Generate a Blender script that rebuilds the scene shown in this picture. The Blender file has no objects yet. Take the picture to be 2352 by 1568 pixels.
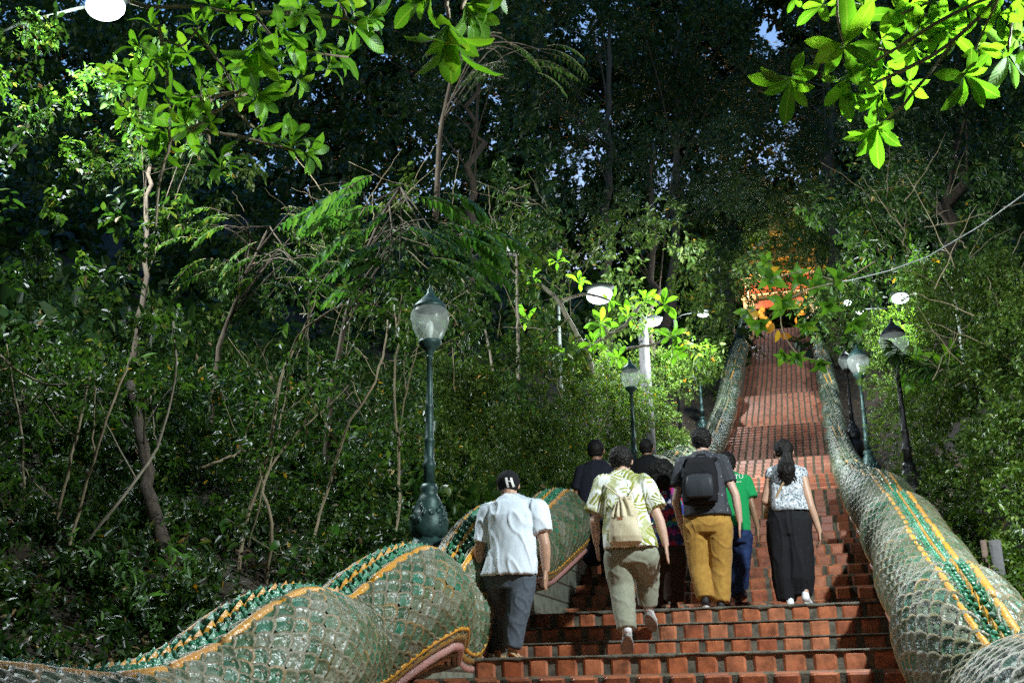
SKY = 0.7; DENOISE = False
import bpy, math, random
import numpy as np
from mathutils import Vector, noise as mnoise
random.seed(7)
RNG = np.random.default_rng(11)
scene = bpy.context.scene
COL = scene.collection
PI = math.pi

# ------------------------------------------------------------------ camera
YAW, PITCH, ROLL = map(math.radians, (15.0, 17.3, -1.0))
FPX = 2613.0
_f = np.array([-math.sin(YAW)*math.cos(PITCH), math.cos(YAW)*math.cos(PITCH), math.sin(PITCH)])
_r0 = np.array([math.cos(YAW), math.sin(YAW), 0.0]); _u0 = np.cross(_r0, _f)
_r = _r0*math.cos(ROLL)+_u0*math.sin(ROLL); _u = -_r0*math.sin(ROLL)+_u0*math.cos(ROLL)

def at(px, py, s):
    """world point that stands s metres up the stair axis, seen at (px, py) of a 2352 px wide frame"""
    d = (px-1176)/FPX*_r-(py-784)/FPX*_u+_f
    return d*(s/d[1])

cam = bpy.data.cameras.new('camera'); camo = bpy.data.objects.new('camera', cam); COL.objects.link(camo)
cam.lens = 40.0; cam.sensor_width = 36.0; cam.clip_start = 0.05; cam.clip_end = 2000
from mathutils import Matrix
camo.matrix_world = Matrix(((_r[0], _u[0], -_f[0], 0), (_r[1], _u[1], -_f[1], 0), (_r[2], _u[2], -_f[2], 0), (0, 0, 0, 1)))
scene.camera = camo

# ------------------------------------------------------------------ object helpers
def tag(o, label=None, cat=None, group=None, kind=None):
    if label: o['label'] = label
    if cat: o['category'] = cat
    if group: o['group'] = group
    if kind: o['kind'] = kind
    return o

def empty(name, loc, label, cat, group=None):
    o = bpy.data.objects.new(name, None); COL.objects.link(o)
    o.location = Vector([float(v) for v in loc]); o.empty_display_size = .2
    return tag(o, label, cat, group)

class MB:
    """collects vertices and faces (world coordinates) with a material slot per face"""
    def __init__(self): self.v = []; self.f = []; self.m = []; self.n = 0; self.uv = None
    def add(self, verts, faces, mi=0):
        verts = np.asarray(verts, float).reshape(-1, 3)
        self.v.append(verts)
        for f in faces: self.f.append([i+self.n for i in f]); self.m.append(mi)
        self.n += len(verts)
    def box(self, c, s, mi=0, rz=0.0, taper=1.0):
        x, y, z = np.array(s)/2
        p = np.array([(-x, -y, -z), (x, -y, -z), (x, y, -z), (-x, y, -z), (-x*taper, -y*taper, z), (x*taper, -y*taper, z), (x*taper, y*taper, z), (-x*taper, y*taper, z)])
        cz, sz = math.cos(rz), math.sin(rz)
        p = np.c_[p[:, 0]*cz-p[:, 1]*sz, p[:, 0]*sz+p[:, 1]*cz, p[:, 2]]+np.array(c)
        self.add(p, [(0, 3, 2, 1), (4, 5, 6, 7), (0, 1, 5, 4), (1, 2, 6, 5), (2, 3, 7, 6), (3, 0, 4, 7)], mi)
    def tube(self, pts, radii, n=8, mi=0, caps=True, flat=None):
        pts = np.asarray(pts, float); k = len(pts)
        radii = np.broadcast_to(np.asarray(radii, float), (k,)) if np.ndim(radii) < 2 else np.asarray(radii)
        t = np.gradient(pts, axis=0); t /= np.linalg.norm(t, axis=1)[:, None]+1e-9
        ref = np.array([0, 0, 1.0]) if abs(t[0][2]) < .9 else np.array([1.0, 0, 0])
        a = np.cross(t[0], ref); a /= np.linalg.norm(a)
        V = []
        ang = np.linspace(0, 2*PI, n, endpoint=False)
        for i in range(k):
            a = a-t[i]*np.dot(a, t[i]); a /= np.linalg.norm(a)+1e-9
            b = np.cross(t[i], a)
            V.append(pts[i]+radii[i]*(np.cos(ang)[:, None]*a+np.sin(ang)[:, None]*b))
        V = np.concatenate(V); F = []
        for i in range(k-1):
            for j in range(n):
                j2 = (j+1) % n
                F.append((i*n+j, i*n+j2, (i+1)*n+j2, (i+1)*n+j))
        if caps:
            F.append(tuple(range(n))[::-1]); F.append(tuple((k-1)*n+j for j in range(n)))
        self.add(V, F, mi)
    def lathe(self, c, prof, n=20, mi=0, sq=None):
        """prof: list of (radius, z); sq: exponent for squarish sections"""
        ang = np.linspace(0, 2*PI, n, endpoint=False); V = []
        for r, z in prof:
            V.append(np.c_[c[0]+r*np.cos(ang), c[1]+r*np.sin(ang), np.full(n, c[2]+z)])
        F = []
        k = len(prof)
        for i in range(k-1):
            for j in range(n):
                j2 = (j+1) % n; F.append((i*n+j, i*n+j2, (i+1)*n+j2, (i+1)*n+j))
        F.append(tuple(range(n))[::-1]); F.append(tuple((k-1)*n+j for j in range(n)))
        self.add(np.concatenate(V), F, mi)
    def ellip(self, c, r, mi=0, nu=14, nv=9, M=None):
        V = []; c = np.asarray(c, float)
        for i in range(nv+1):
            th = PI*i/nv
            for j in range(nu):
                ph = 2*PI*j/nu
                V.append((math.sin(th)*math.cos(ph)*r[0], math.sin(th)*math.sin(ph)*r[1], math.cos(th)*r[2]))
        V = np.array(V)
        if M is not None: V = V@np.asarray(M)
        F = []
        for i in range(nv):
            for j in range(nu):
                j2 = (j+1) % nu; F.append((i*nu+j, (i+1)*nu+j, (i+1)*nu+j2, i*nu+j2))
        self.add(V+c, F, mi)
    def caps(self, p0, p1, r0, r1, mi=0, n=12):
        """capsule with different end radii"""
        p0 = np.asarray(p0, float); p1 = np.asarray(p1, float); d = p1-p0; L = np.linalg.norm(d)+1e-6; d = d/L
        P = []; Rr = []
        for a in (-80, -50, -20): P.append(p0+d*r0*math.sin(math.radians(a))); Rr.append(r0*math.cos(math.radians(a)))
        for t in (.0, .33, .66, 1.0): P.append(p0+d*L*t); Rr.append(r0+(r1-r0)*t)
        for a in (20, 50, 80): P.append(p1+d*r1*math.sin(math.radians(a))); Rr.append(r1*math.cos(math.radians(a)))
        self.tube(P, Rr, n, mi)
    def loft(self, secs, n=24, mi=0, p=2.0):
        """secs: (centre, rx, ry, yaw) horizontal superellipse sections"""
        V = []; ang = np.linspace(0, 2*PI, n, endpoint=False)
        for sec in secs:
            c, rx, ry = sec[:3]; yw = sec[3] if len(sec) > 3 else 0.0
            ca, sa = np.cos(ang), np.sin(ang)
            x = rx*np.sign(ca)*np.abs(ca)**(2/p); y = ry*np.sign(sa)*np.abs(sa)**(2/p)
            V.append(np.c_[c[0]+x*math.cos(yw)-y*math.sin(yw), c[1]+x*math.sin(yw)+y*math.cos(yw), np.full(n, c[2])])
        F = []; k = len(secs)
        for i in range(k-1):
            for j in range(n):
                j2 = (j+1) % n; F.append((i*n+j, i*n+j2, (i+1)*n+j2, (i+1)*n+j))
        F.append(tuple(range(n))[::-1]); F.append(tuple((k-1)*n+j for j in range(n)))
        self.add(np.concatenate(V), F, mi)
    def data(self): return np.concatenate(self.v) if self.v else np.zeros((0, 3))
    def build(self, name, mats, parent=None, smooth=True):
        V = self.data()
        if not isinstance(mats, (list, tuple)): mats = [mats]
        loc = np.zeros(3)
        if parent is not None: loc = np.array(parent_loc(parent))
        me = bpy.data.meshes.new(name)
        me.from_pydata((V-loc).tolist(), [], self.f)
        for m in mats: me.materials.append(m)
        me.polygons.foreach_set('material_index', np.array(self.m, dtype=np.int32))
        if smooth: me.polygons.foreach_set('use_smooth', np.ones(len(self.f), dtype=bool))
        me.update()
        o = bpy.data.objects.new(name, me); COL.objects.link(o)
        if parent is not None: o.parent = parent
        return o

def parent_loc(p):
    l = Vector((0, 0, 0))
    while p is not None: l = l+p.location; p = p.parent
    return l

def recenter(o):
    """moves a top-level mesh's origin to the middle of its base"""
    me = o.data; n = len(me.vertices); a = np.empty(n*3, np.float32); me.vertices.foreach_get('co', a); a = a.reshape(-1, 3)
    c = (a.min(0)+a.max(0))/2; c[2] = a[:, 2].min(); a -= c
    me.vertices.foreach_set('co', a.ravel()); me.update(); o.location = Vector([float(x) for x in c]); return o

def np_mesh(name, V, loops, sizes, mats, parent=None, mi=None, smooth=False, uv=None):
    me = bpy.data.meshes.new(name)
    if parent is not None: V = V-np.array(parent_loc(parent))
    me.vertices.add(len(V)); me.vertices.foreach_set('co', np.ascontiguousarray(V, dtype=np.float32).ravel())
    me.loops.add(len(loops)); me.loops.foreach_set('vertex_index', np.ascontiguousarray(loops, dtype=np.int32))
    starts = np.concatenate([[0], np.cumsum(sizes)[:-1]])
    me.polygons.add(len(sizes)); me.polygons.foreach_set('loop_start', starts.astype(np.int32))
    if not isinstance(mats, (list, tuple)): mats = [mats]
    for m in mats: me.materials.append(m)
    if mi is not None: me.polygons.foreach_set('material_index', np.ascontiguousarray(mi, dtype=np.int32))
    if smooth: me.polygons.foreach_set('use_smooth', np.ones(len(sizes), dtype=bool))
    if uv is not None:
        l = me.uv_layers.new(name='UVMap'); l.data.foreach_set('uv', np.ascontiguousarray(uv, dtype=np.float32).ravel())
    me.update(calc_edges=True); me.validate()
    o = bpy.data.objects.new(name, me); COL.objects.link(o)
    if parent is not None: o.parent = parent
    return o

# ------------------------------------------------------------------ material helpers
class NT:
    def __init__(self, name):
        self.m = bpy.data.materials.new(name); self.m.use_nodes = True; self.t = self.m.node_tree
        self.b = self.t.nodes['Principled BSDF']; self.out = self.t.nodes['Material Output']
    def n(self, typ, **kw):
        nd = self.t.nodes.new(typ)
        for k, v in kw.items(): setattr(nd, k, v)
        return nd
    def l(self, a, b): self.t.links.new(a, b)
    def ramp(self, fac, stops, interp='LINEAR'):
        r = self.n('ShaderNodeValToRGB'); cr = r.color_ramp; cr.interpolation = interp
        while len(cr.elements) > 1: cr.elements.remove(cr.elements[-1])
        for i, (p, c) in enumerate(stops):
            e = cr.elements[0] if i == 0 else cr.elements.new(p)
            e.position = p; e.color = (*c, 1) if len(c) == 3 else c
        if fac is not None: self.l(fac, r.inputs[0])
        return r.outputs[0]
    def noise(self, scale, detail=3, vec=None, rough=.55, w=None):
        nd = self.n('ShaderNodeTexNoise'); nd.inputs['Scale'].default_value = scale; nd.inputs['Detail'].default_value = detail
        nd.inputs['Roughness'].default_value = rough
        if vec is not None: self.l(vec, nd.inputs['Vector'])
        return nd.outputs[0]
    def math(self, op, a, b=None, c=None):
        nd = self.n('ShaderNodeMath', operation=op)
        for i, x in enumerate((a, b, c)):
            if x is None: continue
            if isinstance(x, (int, float)): nd.inputs[i].default_value = x
            else: self.l(x, nd.inputs[i])
        return nd.outputs[0]
    def mix(self, fac, a, b, blend='MIX'):
        nd = self.n('ShaderNodeMix', data_type='RGBA', blend_type=blend)
        for i, x in ((0, fac), (6, a), (7, b)):
            if isinstance(x, (int, float)): nd.inputs[i].default_value = x
            elif isinstance(x, tuple): nd.inputs[i].default_value = (*x, 1) if len(x) == 3 else x
            else: self.l(x, nd.inputs[i])
        return nd.outputs[2]
    def coord(self, which='Object', scale=None):
        c = self.n('ShaderNodeTexCoord').outputs[which]
        if scale is not None:
            mp = self.n('ShaderNodeMapping'); mp.inputs['Scale'].default_value = scale; self.l(c, mp.inputs[0]); c = mp.outputs[0]
        return c
    def bump(self, h, strength=.3, dist=.01):
        b = self.n('ShaderNodeBump'); b.inputs['Strength'].default_value = strength; b.inputs['Distance'].default_value = dist
        self.l(h, b.inputs['Height']); self.l(b.outputs[0], self.b.inputs['Normal']); return b.outputs[0]
    def set(self, **kw):
        for k, v in kw.items():
            k = k.replace('_', ' ')
            i = self.b.inputs[k]
            if isinstance(v, (int, float)): i.default_value = v
            elif isinstance(v, tuple): i.default_value = (*v, 1) if len(v) == 3 else v
            else: self.l(v, i)
        return self.m

def simple(name, c, rough=.6, var=.25, nscale=12, metallic=0.0, bump=.15, bdist=.004, c2=None, spec=.5):
    t = NT(name); co = t.coord('Object')
    f = t.noise(nscale, 5, co)
    c2 = c2 or tuple(max(0, x*(1-var*2)) for x in c)
    colr = t.ramp(f, [(.3, c2), (.62, c)])
    t.set(Base_Color=colr, Roughness=rough, Metallic=metallic)
    t.b.inputs['Specular IOR Level'].default_value = spec
    if bump: t.bump(t.noise(nscale*4, 4, co), bump, bdist)
    return t.m

def leaf_mat(name, stops, rough=.38, trans=.35, tint=(1.5, 1.7, .7), veins=False, spec=.5):
    t = NT(name)
    g = t.n('ShaderNodeNewGeometry')
    c = t.ramp(g.outputs['Random Per Island'], stops)
    if veins:
        uv = t.coord('UV'); sp = t.n('ShaderNodeSeparateXYZ'); t.l(uv, sp.inputs[0])
        u = t.math('ABSOLUTE', t.math('SUBTRACT', sp.outputs[0], .5))
        mid = t.math('LESS_THAN', u, .035)
        k = t.math('ADD', t.math('MULTIPLY', sp.outputs[1], 11.0), t.math('MULTIPLY', u, -5.0))
        ribs = t.math('SINE', t.math('MULTIPLY', k, 2*PI))
        v = t.math('MAXIMUM', t.math('MULTIPLY', t.math('GREATER_THAN', ribs, .86), .3), mid)
        c = t.mix(t.math('MULTIPLY', v, .45), c, (.22, .3, .1))
        blot = t.noise(9, 3, t.coord('Object')); c = t.mix(t.math('MULTIPLY', t.math('GREATER_THAN', blot, .66), .3), c, (.10, .09, .03))
        t.bump(t.math('ADD', t.math('MULTIPLY', ribs, .3), t.math('MULTIPLY', mid, -1.0)), .35, .004)
    t.set(Base_Color=c, Roughness=rough); t.b.inputs['Specular IOR Level'].default_value = spec
    tr = t.n('ShaderNodeBsdfTranslucent'); t.l(t.mix(1.0, c, tint, 'MULTIPLY'), tr.inputs[0])
    mx = t.n('ShaderNodeMixShader'); mx.inputs[0].default_value = trans
    t.l(t.b.outputs[0], mx.inputs[1]); t.l(tr.outputs[0], mx.inputs[2]); t.l(mx.outputs[0], t.out.inputs[0])
    return t.m

def cloth(name, base, c2=None, nscale=5, rough=.85, weave=True, fold=.5, fdist=.03, spec=.2):
    t = NT(name); co = t.coord('Object')
    c = base
    if c2: c = t.ramp(t.noise(nscale, 3, co), [(.4, base), (.6, c2)])
    t.set(Base_Color=c, Roughness=rough); t.b.inputs['Specular IOR Level'].default_value = spec
    try: t.b.inputs['Sheen Weight'].default_value = .15 if max(base) > .2 else 0
    except Exception: pass
    st = t.coord('Object', (3.2, 3.2, 1.1)); h = t.noise(2.6, 3, st, .5)
    t.bump(t.math('ADD', h, t.math('MULTIPLY', t.noise(300, 2, co), .03)), fold, fdist)
    return t.m

def emis(name, c, s):
    t = NT(name); t.set(Base_Color=(0.8, .8, .8), Emission_Color=c, Emission_Strength=s); return t.m

M = {}
def prof(s):
    """smoothed height of the stair hill at distance s"""
    xs = [-60, -20, 0, 4, 9.3, 11.2, 17, 25, 35, 42, 48, 56.4, 64.6, 69, 80, 110, 160, 400]
    zs = [-12, -6, -1.9, -1.6, .0, .5, 1.8, 3.5, 6.1, 8.8, 12.0, 15.7, 19.5, 21.4, 21.6, 22, 22, 20]
    return np.interp(s, xs, zs)
# ------------------------------------------------------------------ stairs
XL, XR = -3.02, .72
def make_steps():
    S = []                                   # (s of riser, z bottom, z top)
    def flight(s, z, n, rise, tread):
        for i in range(n): S.append((s+i*tread, z, z+rise)); z += rise
        return z
    z = flight(4.0, -1.6, 11, .157, .38)     # to .127
    z = flight(9.3, z, 1, .17, .3)           # .297
    z = flight(10.45, z, 3, .157, .34)       # .768
    z = flight(12.7, z, 6, .157, .36)        # 1.71
    z = flight(16.2, z, 5, .158, .36)
    z = flight(19.8, z, 7, .158, .36)
    z = flight(25.2, z, 8, .16, .33)
    z = flight(29.6, z, 8, .16, .33)
    z = flight(34.6, z, 17, .16, .33)
    z = flight(41.7, z, 19, .16, .33)
    z = flight(49.2, z, 23, .16, .31)
    z = flight(57.4, z, 24, .16, .30)
    z = flight(65.6, z, 12, .16, .30)
    return S
STEPS = make_steps()
def stair_z(s):
    z = -1.6
    for a, b, c in STEPS:
        if s >= a: z = c
    return z

def tile_material():
    t = NT('terracotta_tile')
    uv = t.coord('UV'); sp = t.n('ShaderNodeSeparateXYZ'); t.l(uv, sp.inputs[0])
    ox = t.coord('Object')
    wob = t.math('MULTIPLY', t.math('SUBTRACT', t.noise(9, 3, ox), .5), .10)
    fu = t.math('FRACT', t.math('ADD', sp.outputs[0], wob))
    mort = t.math('GREATER_THAN', fu, .70)
    cell = t.n('ShaderNodeTexWhiteNoise', noise_dimensions='2D')
    cmb = t.n('ShaderNodeCombineXYZ'); t.l(t.math('FLOOR', t.math('ADD', sp.outputs[0], wob)), cmb.inputs[0]); t.l(t.math('FLOOR', sp.outputs[1]), cmb.inputs[1])
    t.l(cmb.outputs[0], cell.inputs['Vector'])
    tc = t.ramp(cell.outputs[0], [(0, (.28, .075, .04)), (.35, (.36, .11, .052)), (.7, (.42, .15, .075)), (1, (.33, .12, .075))])
    grime = t.noise(7, 6, ox, .65)
    tc = t.mix(t.ramp(grime, [(.48, (0, 0, 0)), (.75, (.75, .75, .75))]), tc, (.16, .085, .05))
    mc = t.ramp(t.noise(22, 5, ox), [(.3, (.035, .033, .018)), (.55, (.10, .09, .055)), (.75, (.17, .15, .10))])
    # edges of the rows
    fv = t.math('FRACT', sp.outputs[1]); edge = t.math('MAXIMUM', t.math('LESS_THAN', fv, .06), t.math('GREATER_THAN', fv, .95))
    c = t.mix(mort, tc, mc); c = t.mix(t.math('MULTIPLY', edge, .55), c, (.12, .085, .05))
    rg = t.mix(mort, (.42, .42, .42), (.9, .9, .9))
    t.set(Base_Color=c, Roughness=rg)
    h = t.math('SUBTRACT', t.math('MULTIPLY', grime, .6), mort)
    t.bump(h, .5, .012)
    return t.m
M['tile'] = tile_material()
M['mortar'] = simple('nosing_concrete', (.12, .11, .08), .9, .3, 14, c2=(.035, .032, .022), bump=.5, bdist=.01)
M['grey_wall'] = None
def grey_block():
    t = NT('grey_glazed_block'); o = t.coord('Object')
    mp = t.n('ShaderNodeMapping'); mp.inputs['Rotation'].default_value = (PI/2, 0, PI/2); t.l(o, mp.inputs[0])
    b = t.n('ShaderNodeTexBrick'); t.l(mp.outputs[0], b.inputs[0]); b.inputs['Scale'].default_value = 1
    b.inputs['Brick Width'].default_value = .2; b.inputs['Row Height'].default_value = .2; b.inputs['Mortar Size'].default_value = .012
    b.inputs['Color1'].default_value = (.20, .22, .17, 1); b.inputs['Color2'].default_value = (.13, .15, .11, 1); b.inputs['Mortar'].default_value = (.04, .035, .025, 1)
    b.offset = 0.0
    g = t.noise(8, 5, o); c = t.mix(t.ramp(g, [(.45, (0, 0, 0)), (.7, (.8, .8, .8))]), b.outputs[0], (.07, .06, .04))
    t.set(Base_Color=c, Roughness=.6); t.bump(t.math('ADD', b.outputs[1], t.math('MULTIPLY', g, .6)), .5, .01)
    return t.m
M['grey_wall'] = grey_block()

def build_stairs():
    V = []; F = []; UV = []
    def quad(p, uvs):
        n = len(V); V.extend(p); F.append((n, n+1, n+2, n+3)); UV.extend(uvs)
    rr = random.Random(5)
    off = 0.0; NX = 1
    U = lambda x, o: (x-XL)/.224+o
    prev = (3.0, -1.6)
    for i, (s, z0, z1) in enumerate(STEPS):
        # tread / landing before this riser
        o2 = off
        a, b = prev
        n_rows = max(1, round((s-a)/.30))
        quad([(XL, a, z0), (XR, a, z0), (XR, s, z0), (XL, s, z0)], [(U(XL, o2), 0), (U(XR, o2), 0), (U(XR, o2), n_rows), (U(XL, o2), n_rows)])
        off = off+rr.uniform(-.05, .05)+(.35 if s-a > 1.0 else 0)
        row = 100+i*3
        # riser leans 6 mm and has a small rounded nosing
        z_n = z1-.018
        quad([(XL, s-.006, z0), (XR, s-.006, z0), (XR, s, z_n), (XL, s, z_n)], [(U(XL, off), row), (U(XR, off), row), (U(XR, off), row+.9), (U(XL, off), row+.9)])
        quad([(XL, s, z_n), (XR, s, z_n), (XR, s+.015, z1), (XL, s+.015, z1)], [(U(XL, off), row+.9), (U(XR, off), row+.9), (U(XR, off), row+.99), (U(XL, off), row+.99)])
        prev = (s+.015, z1)
    s, z = prev
    quad([(XL, s, z), (XR, s, z), (XR, s+14, z), (XL, s+14, z)], [(U(XL, off), 0), (U(XR, off), 0), (U(XR, off), 30), (U(XL, off), 30)])
    root = empty('brick_staircase', (-1.1, 9.0, .1), 'long steep staircase of worn terracotta tiles climbing between two glazed serpents', 'staircase')
    loops = np.array(F).ravel(); o = np_mesh('steps', np.array(V, float), loops, np.full(len(F), 4), [M['tile'], M['mortar']], root, mi=[1 if (k % 3 == 1 and 9 <= k//3 < 24) else 0 for k in range(len(F))], uv=np.array(UV)[np.array(F).ravel()])
    # pillowed tiles with real relief on the near risers
    mb = MB(); rr = random.Random(9)
    for i, (s, z0, z1) in enumerate(STEPS[9:24]):
        x = XL+rr.uniform(-.015, .0)-.02*(i%5)
        while x < XR-.05:
            w = .168+rr.uniform(-.012, .012); x0 = max(x, XL); x1 = min(x+w, XR)
            if x1-x0 > .05:
                zt = z1-rr.uniform(.012, .02); zb = z0+.008
                K = 5; P = []
                for a in range(K):
                    for b in range(K):
                        u, v = a/(K-1), b/(K-1)
                        e = max(abs(2*u-1), abs(2*v-1))
                        P.append((x0+(x1-x0)*(u if u in (0, 1) else .5+(u-.5)*1.55), s-.003-(.012 if e < .9 else 0)-.002*math.sin(PI*v), zb+(zt-zb)*(v if v in (0, 1) else .5+(v-.5)*1.6)))
                Fq = [(a*K+b, (a+1)*K+b, (a+1)*K+b+1, a*K+b+1) for a in range(K-1) for b in range(K-1)]
                mb.add(P, Fq, rr.randrange(3))
            x += .224+rr.uniform(-.003, .003)
    tm = []
    for k, c in enumerate(((.43, .135, .054), (.35, .10, .042), (.46, .165, .076))):
        tm.append(simple('clay_%s' % 'abc'[k], c, .45, .25, 9, c2=tuple(v*.35 for v in c), bump=.35, bdist=.006))
    mb.build('riser_tile', tm, root, smooth=False)
    # concrete nosings, ragged, on the two ledges
    for (s, z, x0, x1) in ((9.3, .297, XL, XR), (11.13, .768, -2.5, XR), (10.45, .454, XL, XR), (10.79, .611, XL, XR)):
        mb = MB(); n = 90; big = s in (9.3, 11.13)
        xs = np.linspace(x0+.004, x1-.004, n); P = []
        for x in xs:
            a = .016 if big else .006
            k = 2.2*mnoise.noise((x*4.2, s, 0))+1.0*mnoise.noise((x*17, s, 3))
            drop = max(.004, a*(.9+k)); pr = (.014 if big else .006)+.006*mnoise.noise((x*9, s, 8))
            P += [(x, s+.10, z+.004), (x, s-pr*.4, z+.007+.003*k), (x, s-pr-.012, z-.004), (x, s-pr-.008, z-drop), (x, s+.0, z-drop-.006)]
        Fq = [(i*5+j, (i+1)*5+j, (i+1)*5+j+1, i*5+j+1) for i in range(n-1) for j in range(4)]
        mb.add(P, Fq); mb.build('nosing', M['mortar'], root)
    return root
build_stairs()

# ------------------------------------------------------------------ ground
def ground_z(x, s):
    z = prof(s)-.12
    left = np.maximum(0, -3.6-x); right = np.maximum(0, x-1.9)
    z = z+np.where(left > 0, .25+.42*np.minimum(left, 40)*np.clip((s+10)/20, 0, 1), 0)
    z = z+np.where(right > 0, .10+.62*np.minimum(right, 40)*np.clip((s+8)/20, 0, 1), 0)
    z = np.where((x > -3.35) & (x < 1.0), prof(s)-.9-.1*(s > 30), z)
    return z
def build_ground():
    xs = np.concatenate([np.linspace(-400, -40, 13)[:-1], np.linspace(-40, -3.8, 70), [-3.6, -3.38, -3.34], np.linspace(-2.5, .5, 4), [.99, 1.02, 1.9], np.linspace(2.1, 40, 70), np.linspace(45, 400, 12)])
    ys = np.concatenate([np.linspace(-60, -2, 20), np.linspace(-1, 70, 170), np.linspace(72, 120, 20), np.linspace(140, 600, 14)])
    X, Y = np.meshgrid(xs, ys); Z = ground_z(X, Y)
    bump = np.array([[mnoise.noise((x*.5, y*.5, 0))*.18+mnoise.noise((x*1.9, y*1.9, 4))*.06 for x in xs] for y in ys])
    Z = Z+bump*((X < -3.7) | (X > 2.2))
    V = np.c_[X.ravel(), Y.ravel(), Z.ravel()]
    nx, ny = len(xs), len(ys)
    i = np.arange(ny-1)[:, None]*nx+np.arange(nx-1)[None]
    loops = np.stack([i, i+1, i+nx+1, i+nx], -1).reshape(-1)
    t = NT('forest_soil'); co = t.coord('Object')
    c = t.ramp(t.noise(1.3, 8, co, .7), [(.3, (.010, .007, .004)), (.5, (.028, .020, .011)), (.62, (.045, .032, .018)), (.8, (.02, .03, .01))])
    lit = t.n('ShaderNodeTexVoronoi'); lit.inputs['Scale'].default_value = 11; t.l(co, lit.inputs[0])
    c = t.mix(t.math('MULTIPLY', t.math('LESS_THAN', lit.outputs[0], .3), .6), c, t.ramp(lit.outputs[1], [(0, (.02, .013, .006)), (.5, (.07, .05, .022)), (1, (.04, .03, .013))]))
    t.set(Base_Color=c, Roughness=.95); t.bump(t.noise(6, 8, co, .7), .8, .06)
    o = np_mesh('ground', V, loops, np.full((ny-1)*(nx-1), 4), [t.m], smooth=True); o['kind'] = 'structure'
build_ground()

# ------------------------------------------------------------------ glazed serpents (balustrades)
def glaze(name, stops, rough=.16, metal=0.0, grime=.5, gcol=(.20, .19, .15), gs=3.0, coat=.3):
    t = NT(name); g = t.n('ShaderNodeNewGeometry'); co = t.coord('Object')
    c = t.ramp(g.outputs['Random Per Island'], stops)
    n = t.noise(gs, 6, co, .7)
    f = t.ramp(n, [(.46, (0, 0, 0)), (.66, (grime, grime, grime))]); c = t.mix(f, c, gcol)
    r = t.math('ADD', t.math('MULTIPLY', n, .35), rough-.08)
    t.set(Base_Color=c, Roughness=r, Metallic=metal, Coat_Weight=coat, Coat_Roughness=.15)
    cell = t.n('ShaderNodeTexVoronoi'); cell.inputs['Scale'].default_value = 55; t.l(co, cell.inputs[0])
    t.bump(t.math('ADD', cell.outputs[0], t.math('MULTIPLY', n, .6)), .5, .008)
    return t.m
M['scale'] = glaze('scale_glaze', [(0, (.035, .085, .040)), (.25, (.045, .13, .065)), (.45, (.08, .14, .07)), (.6, (.13, .17, .10)), (.75, (.19, .21, .15)), (.88, (.02, .16, .09)), (1, (.10, .13, .05))], .32, grime=.75, gcol=(.19, .185, .13), gs=2.2, coat=.1)
M['rim'] = glaze('rim_glaze', [(0, (.10, .085, .03)), (.5, (.15, .13, .06)), (.8, (.20, .19, .13)), (1, (.26, .15, .03))], .42, coat=0.0)
M['under'] = simple('serpent_base_glaze', (.055, .075, .045), .3, .3, 8)
M['green'] = glaze('crest_green', [(0, (.01, .12, .05)), (.4, (.02, .20, .09)), (.75, (.05, .26, .14)), (1, (.16, .30, .24))], .24, grime=.25, coat=.2)
M['ochre'] = glaze('ochre_glaze', [(0, (.62, .28, .02)), (.5, (.70, .34, .03)), (1, (.55, .24, .03))], .25, grime=.3, gcol=(.38, .33, .26), gs=5)
M['pink'] = glaze('pink_glaze', [(0, (.46, .22, .20)), (1, (.5, .26, .22))], .22, grime=.5, gcol=(.25, .2, .16), gs=6)
M['brown'] = glaze('brown_glaze', [(0, (.30, .17, .03)), (1, (.36, .20, .04))], .25, grime=.5)
M['silver'] = glaze('mirror_scale', [(0, (.05, .09, .05)), (.3, (.12, .17, .10)), (.6, (.24, .27, .20)), (.85, (.12, .15, .05)), (1, (.40, .42, .36))], .2, metal=.3, grime=.35)

LT = [(-3, -.75), (0, -.35), (2.0, .0), (3.0, .14), (3.7, .13), (4.3, .10), (4.8, .14), (5.3, .28), (5.65, .47), (6.0, .59), (6.4, .62), (6.75, .60), (7.0, .62), (7.3, .80), (7.65, .96), (7.95, 1.05), (8.25, 1.06), (8.55, .95), (8.8, .84), (9.05, .82), (9.3, .96), (9.6, 1.27), (9.95, 1.56), (10.4, 1.74), (10.9, 1.76), (11.4, 1.70), (11.8, 1.76), (12.3, 2.0), (12.9, 2.28), (13.5, 2.32), (14.0, 2.25)]
RT = [(-3, -1.0), (0, -.55), (2, -.35), (3.2, -.15), (4.2, .12), (5.0, .17), (5.6, .13), (6.1, .10), (6.58, .20), (7.0, .50), (7.47, .70), (8.1, .76), (8.7, .78), (9.3, 1.0), (9.9, 1.26), (10.61, 1.32), (11.2, 1.55), (11.84, 1.84), (12.6, 1.92), (13.2, 1.95), (13.8, 2.2), (14.4, 2.45)]
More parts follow.
